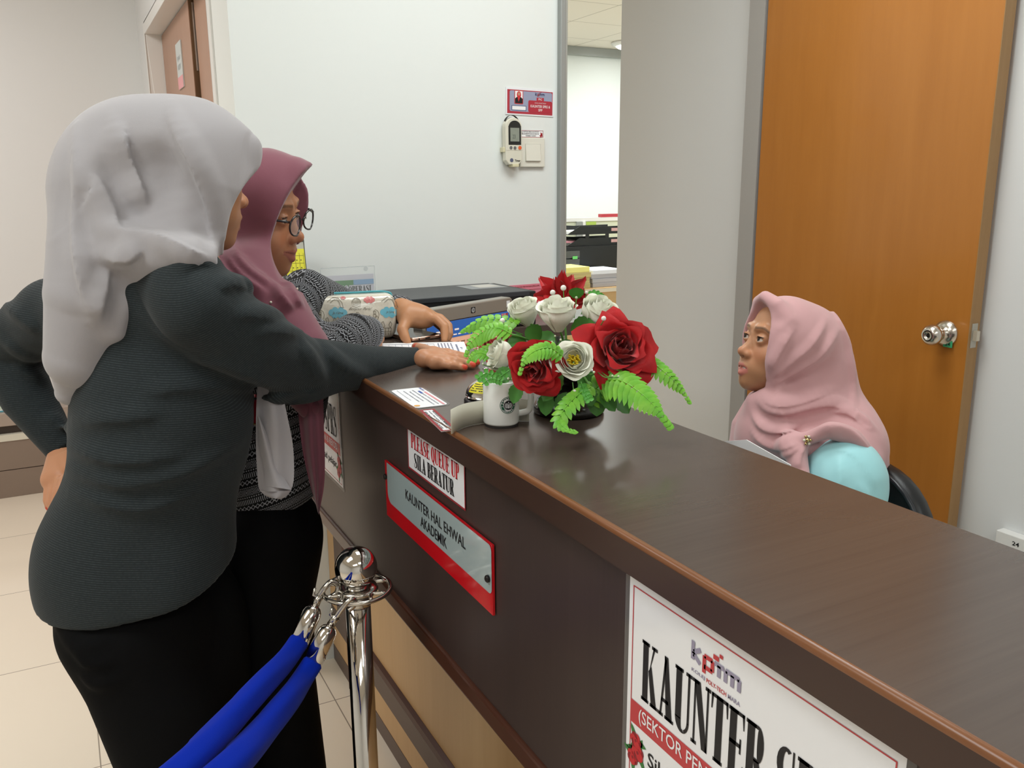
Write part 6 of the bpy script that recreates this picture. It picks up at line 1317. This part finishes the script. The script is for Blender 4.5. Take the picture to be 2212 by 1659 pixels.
M_g1 = mat('fern_green', '86C440', .40, noise=((60, 60, 60), .25), two='62AE34'); M_g2 = mat('leaf_green', '4A8A34', .45, noise=((50, 50, 50), .3)); M_g3 = mat('stem_green', '5C9440', .5)
def basis(ax): ax = unit(ax); r_ = np.array([0, 0, 1.0]) if abs(ax[2]) < .85 else np.array([1.0, 0, 0]); u = unit(np.cross(r_, ax)); return u, np.cross(ax, u), ax
def rose(c, ax, R, layers, m, seed, name='rose', ruffle=.04, point=0.0, stamens=False, depth_=.9):
    """layers of wrapping petals: (count, spread, rise, half-angle, lip, cup): cup 1 = closed like a bud, 0 = opened flat"""
    rnd = random.Random(seed); u, w, a = basis(ax); mb = MB(); c = np.array(c, float)
    for (n, ro, H, wid, lip, cup) in layers:
        ph = rnd.random()*6.28
        for i in range(n):
            f0 = ph+6.2832*i/n+rnd.uniform(-.18, .18); k1, k2 = rnd.random()*6.28, rnd.uniform(.92, 1.08); tw = rnd.uniform(-.10, .10)
            def pt(s, t):
                x = 2*s-1; edge = 1-.26*abs(x)**3.2+point*.16*max(0, 1-abs(x)*2.4); tt = t*edge*k2
                up_ = min(tt/.62, 1.0); bud = .30+.70*math.sin(1.5708*up_)-.16*cup*max(0, tt-.62)*2.6; flat_ = .16+.84*tt**.85
                lipd = max(0, tt-.70); rad = R*ro*(cup*bud+(1-cup)*flat_)+R*lip*lipd*lipd*5.0; z = R*H*(cup*tt**.85+(1-cup)*math.sin(min(1, tt*1.1)*1.35)**.8)-R*lip*lipd*lipd*4.0
                ang = f0+x*wid*(1-.10*tt*tt)+tw*tt+.10*x; rf = ruffle*R*tt*tt*(math.sin(4*x+k1)+.4*math.sin(9*x+2*k1)); spi = .10*R*ro*x*(.3+tt)
                r_ = rad+rf+spi; return c+u*(r_*math.cos(ang))+w*(r_*math.sin(ang))+a*(z+.35*rf-R*depth_)
            mb.grid(pt, 13, 11)
    o = mb.build(name, m, fa, smooth=True)
    if stamens:
        mb = MB()
        for i in range(34):
            r_ = rnd.random()**.5*.26*R; t_ = rnd.random()*6.28; b0 = c+u*r_*.6*math.cos(t_)+w*r_*.6*math.sin(t_)-a*R*.3; b1 = c+u*r_*1.2*math.cos(t_)+w*r_*1.2*math.sin(t_)+a*R*rnd.uniform(.10, .30); sd = unit(np.cross(b1-b0, (rnd.random(), rnd.random(), rnd.random())))*R*.05
            mb.poly([b0-sd, b0+sd, b1+sd*1.3, b1-sd*1.3])
        mb.build('stamens', M_yel, o, solid=.0006)
    return o
WHITE = [(2, .22, 1.62, 1.5, .0, 1), (3, .36, 1.66, 1.25, .05, 1), (3, .54, 1.66, 1.2, .16, 1), (4, .74, 1.60, .98, .30, .95), (5, .92, 1.46, .84, .42, .85)]
RED = [(2, .14, 1.02, 1.6, .0, 1), (3, .24, 1.06, 1.3, .08, 1), (3, .38, 1.02, 1.2, .16, .95), (4, .58, .92, .95, .22, .75), (5, .86, .72, .80, .22, .45), (5, 1.08, .46, .76, .20, .2)]
OPEN = [(4, .46, 1.0, 1.0, .12, 1), (4, .62, 1.0, .98, .20, .95), (5, .82, .86, .85, .26, .7), (5, 1.02, .62, .80, .30, .4)]
tocam = lambda p: unit(EYE-p)
def at_(x, y, d): return atD(x, y, d)
UPW = np.array([0, 0, 1.0])
def R_(x, y, d, rpx, mix, layers, m, seed, **kw):
    p = at_(x, y, d); ax = unit(mix[0]*UPW+mix[1]*tocam(p)+mix[2]*CR); return rose(p, ax, rpx*d/FPX, layers, m, seed, **kw)
R_(1133, 672, 1.16, 37, (1, .30, -.35), WHITE, M_wp, 1)
R_(1204, 677, 1.10, 44, (1, .25, -.05), WHITE, M_wp, 2)
R_(1293, 678, 1.12, 45, (.9, .40, .40), WHITE, M_wp, 3)
R_(1083, 768, 1.12, 36, (.35, .30, -1), WHITE, M_wp, 4)
R_(1240, 778, 1.03, 42, (.25, 1, -.05), OPEN, M_wp, 5, stamens=True, depth_=.5, name='open_rose')
R_(1340, 752, 1.05, 72, (.35, 1, .30), RED, M_rp, 6, ruffle=.05, point=1, depth_=.55, name='red_rose')
R_(1153, 795, 1.04, 58, (-.25, .75, -.25), RED, M_rp, 7, ruffle=.06, point=.6, depth_=.55, name='red_rose')
R_(1060, 760, 1.18, 50, (.2, .3, -.9), RED, M_rp, 8, ruffle=.06, point=.6, name='red_rose')
# poinsettia-like red bloom at the back
p0 = at_(1215, 648, 1.20); mb = MB(); rnd = random.Random(3)
for i in range(11):
    an = -.25+i*(3.6/10); L = (.034 if i % 2 else .028)*(1.1 if 2 < i < 8 else 1); d_ = unit(CR*math.cos(an)+UPW*math.sin(an)*.9+CF*rnd.uniform(-.5, .5)); sd = unit(np.cross(d_, CF)); 
    mb.grid(lambda s, t: p0+d_*L*(1.25*t)+sd*(2*s-1)*.013*math.sin(min(1, t*1.05)*3.0)**.8*(1-.3*t)+CF*(-.010*abs(2*s-1)*math.sin(3*t)+.012*t*t)+UPW*.003*math.sin(9*s+i), 7, 9)
mb.build('poinsettia', M_rp, fa, smooth=True)
def frond(path, L, n, m=M_g1, flip=1, ser=3):
    """fern frond along photograph points with depths; leaflet length L in metres"""
    P = catmull([at_(*p) for p in path], 10); N_ = len(P); mb = MB(); mb.tube(P, [.0011*(1-.7*i/N_) for i in range(N_)], 6)
    SP = sum(np.linalg.norm(P[i+1]-P[i]) for i in range(N_-1))/n
    for i in range(n):
        s = (i+.6)/n; k = s*(N_-1); a = int(min(k, N_-2)); p = P[a]+(P[a+1]-P[a])*(k-a); T = unit(P[min(a+1, N_-1)]-P[max(a-1, 0)]); l = L*(math.sin(min(1, .18+s*1.0)*3.0)**.7)*(1-.35*s)
        nrm = unit(UPW*.55+tocam(p)*.8); S = unit(np.cross(T, nrm))
        for sg in (-1, 1):
            D = unit(S*sg+T*.55); w_ = 1.15*SP; B = unit(np.cross(D, nrm)); dr = -UPW*.18*l-nrm*.03*l; V = []; q = 6
            for j in range(q+1):
                t = j/q; e = w_*(math.sin(min(1, t*.93+.08)*3.14)**.55)*(1-.25*t)*(1+.16*(j % 2)); c = p+D*l*t+dr*t*t*1.6; V += [c+B*e*.5, c+nrm*.0006*math.sin(3.1*t), c-B*e*.5]
            mb.add(V, [(3*j+x, 3*j+x+1, 3*j+x+4, 3*j+x+3) for j in range(q) for x in (0, 1)])
    return mb.build('fern_frond', m, fa, smooth=True)
frond([(1268, 862, 1.07), (1300, 828, 1.05), (1340, 822, 1.02), (1385, 850, 1.00), (1420, 885, .99), (1449, 922, .985)], .030, 20)
frond([(1375, 760, 1.07), (1405, 780, 1.06), (1440, 808, 1.05), (1470, 838, 1.05), (1491, 870, 1.05)], .0165, 15)
frond([(1278, 835, 1.05), (1255, 848, 1.03), (1228, 872, 1.015), (1208, 905, 1.01), (1222, 926, 1.00), (1244, 933, .995)], .0175, 15)
frond([(1105, 722, 1.12), (1075, 708, 1.12), (1045, 716, 1.13), (1018, 740, 1.13), (1006, 768, 1.13)], .020, 14)
frond([(1120, 700, 1.14), (1085, 690, 1.16), (1045, 692, 1.17), (1012, 708, 1.18), (998, 716, 1.18)], .018, 12)
frond([(1215, 770, 1.02), (1190, 752, 1.01), (1160, 756, 1.0), (1135, 775, .995), (1122, 808, .995)], .0165, 14)
frond([(1060, 770, 1.13), (1038, 762, 1.13), (1022, 768, 1.13), (1010, 782, 1.13)], .014, 9)
frond([(1085, 750, 1.16), (1060, 752, 1.16), (1036, 762, 1.16), (1015, 772, 1.16)], .016, 9)
def leaf(x, y, d, L, W, an, m=M_g2, dr=.2):
    p = at_(x, y, d); D = unit(CR*math.cos(an)+UPW*math.sin(an)-CF*.25); nrm = unit(tocam(p)+UPW*.5); B = unit(np.cross(D, nrm))
    MB().grid(lambda s, t: p+D*L*t+B*(2*s-1)*W*.5*(math.sin(min(1, t*.95+.05)*3.1416)**.65)*(1+.10*((int(t*11)) % 2))+nrm*(.10*L*abs(2*s-1)*math.sin(3*t))-UPW*dr*L*t*t, 7, 12).build('leaf', m, fa, smooth=True)
for a in ((1210, 805, 1.06, .036, .026, -2.2), (1250, 815, 1.08, .04, .03, -.5), (1290, 805, 1.07, .034, .028, -.2), (1165, 735, 1.12, .03, .024, 2.2), (1235, 720, 1.11, .038, .03, .5), (1215, 735, 1.13, .038, .03, -1.2), (1120, 830, 1.09, .022, .018, -1.9), (1105, 800, 1.10, .026, .022, -2.6), (1260, 660, 1.17, .024, .02, .4), (1245, 645, 1.17, .02, .02, 1.6), (1300, 845, 1.05, .026, .02, -.9), (1330, 850, 1.06, .026, .022, -.9), (1265, 835, 1.05, .022, .02, -1.2, M_g2), (1290, 850, 1.06, .024, .024, -1.6), (1180, 850, 1.08, .024, .02, -1.6), (1195, 720, 1.13, .034, .026, -2.4), (1270, 735, 1.10, .03, .026, -1.2), (1230, 850, 1.08, .03, .026, -2.0), (1135, 740, 1.13, .026, .022, 3.0)): leaf(*a)
# foliage core filling the middle, stems
mb = MB(); core = vc+np.array([0, 0, .066])
for (x, y, d) in ((1133, 690, 1.16), (1204, 700, 1.11), (1290, 700, 1.12), (1095, 765, 1.12), (1240, 785, 1.06), (1330, 755, 1.08), (1160, 795, 1.07), (1075, 760, 1.17), (1215, 660, 1.19), (1268, 858, 1.07), (1380, 765, 1.07), (1275, 835, 1.05), (1105, 722, 1.12)):
    q = at_(x, y, d); mb.tube(catmull([core+np.array([0, 0, -.02]), (core*.5+q*.5)+UPW*.005, q], 5), .0015, 6)
mb.build('stems', M_g3, fa, smooth=True)
M_bry = mat('berry_white', 'EFEDE6', .25)
for (x, y, d, r) in ((1217, 622, 1.13, 6.3), (1194, 632, 1.14, 6.0), (1085, 693, 1.13, 6.0), (1304, 688, 1.04, 5.5), (1262, 865, 1.03, 6.5), (1267, 632, 1.17, 3.5), (1241, 845, 1.03, 3.6), (1245, 643, 1.16, 3.0), (1283, 804, 1.0, 2.8), (1323, 812, .99, 2.6), (1336, 813, .99, 2.4), (1192, 739, 1.05, 2.8), (1211, 734, 1.05, 2.6), (1199, 726, 1.06, 2.2), (1098, 818, 1.07, 2.8), (1112, 824, 1.07, 2.6), (1043, 786, 1.12, 2.4)):
    p = at_(x, y, d); o = MB().ball(p, r*d/FPX, 14, 9).build('berry', M_bry if r > 3.2 else mat('berry_pale_green', 'C9D8B4', .35), fa, smooth=True)
    e = p+(core-p)*.3; MB().tube(catmull([p-UPW*r*d/FPX*.8, (p+e)/2-UPW*.004, e], 4), .0007, 5).build('berry_stem', M_g3, o)
for (pts) in ([(1100, 800, 1.09), (1075, 815, 1.09), (1052, 806, 1.09), (1032, 818, 1.09)], [(1270, 640, 1.17), (1285, 635, 1.17), (1297, 642, 1.17)], [(1262, 740, 1.06), (1266, 722, 1.06), (1262, 710, 1.06)], [(1040, 832, 1.08), (1060, 818, 1.08), (1080, 822, 1.08)], [(1255, 825, 1.04), (1262, 845, 1.03), (1272, 862, 1.02)]):
    P = catmull([at_(*p) for p in pts], 5); mb = MB(); mb.tube(P, .0008, 5)
    for i in range(2, len(P), 2):
        for sg in (-1, 1):
            T = unit(P[min(i+1, len(P)-1)]-P[i-1]); D = unit(np.cross(T, CF)*sg+T*.4); B = unit(np.cross(D, CF)); mb.grid(lambda s, t: P[i]+D*.0062*t+B*(2*s-1)*.0030*math.sin(min(1, t+.05)*3.0)**.6-CF*.001*abs(2*s-1), 5, 6)
    mb.build('sprig', mat('sprig_green', '5FB04A', .4), fa, smooth=True)
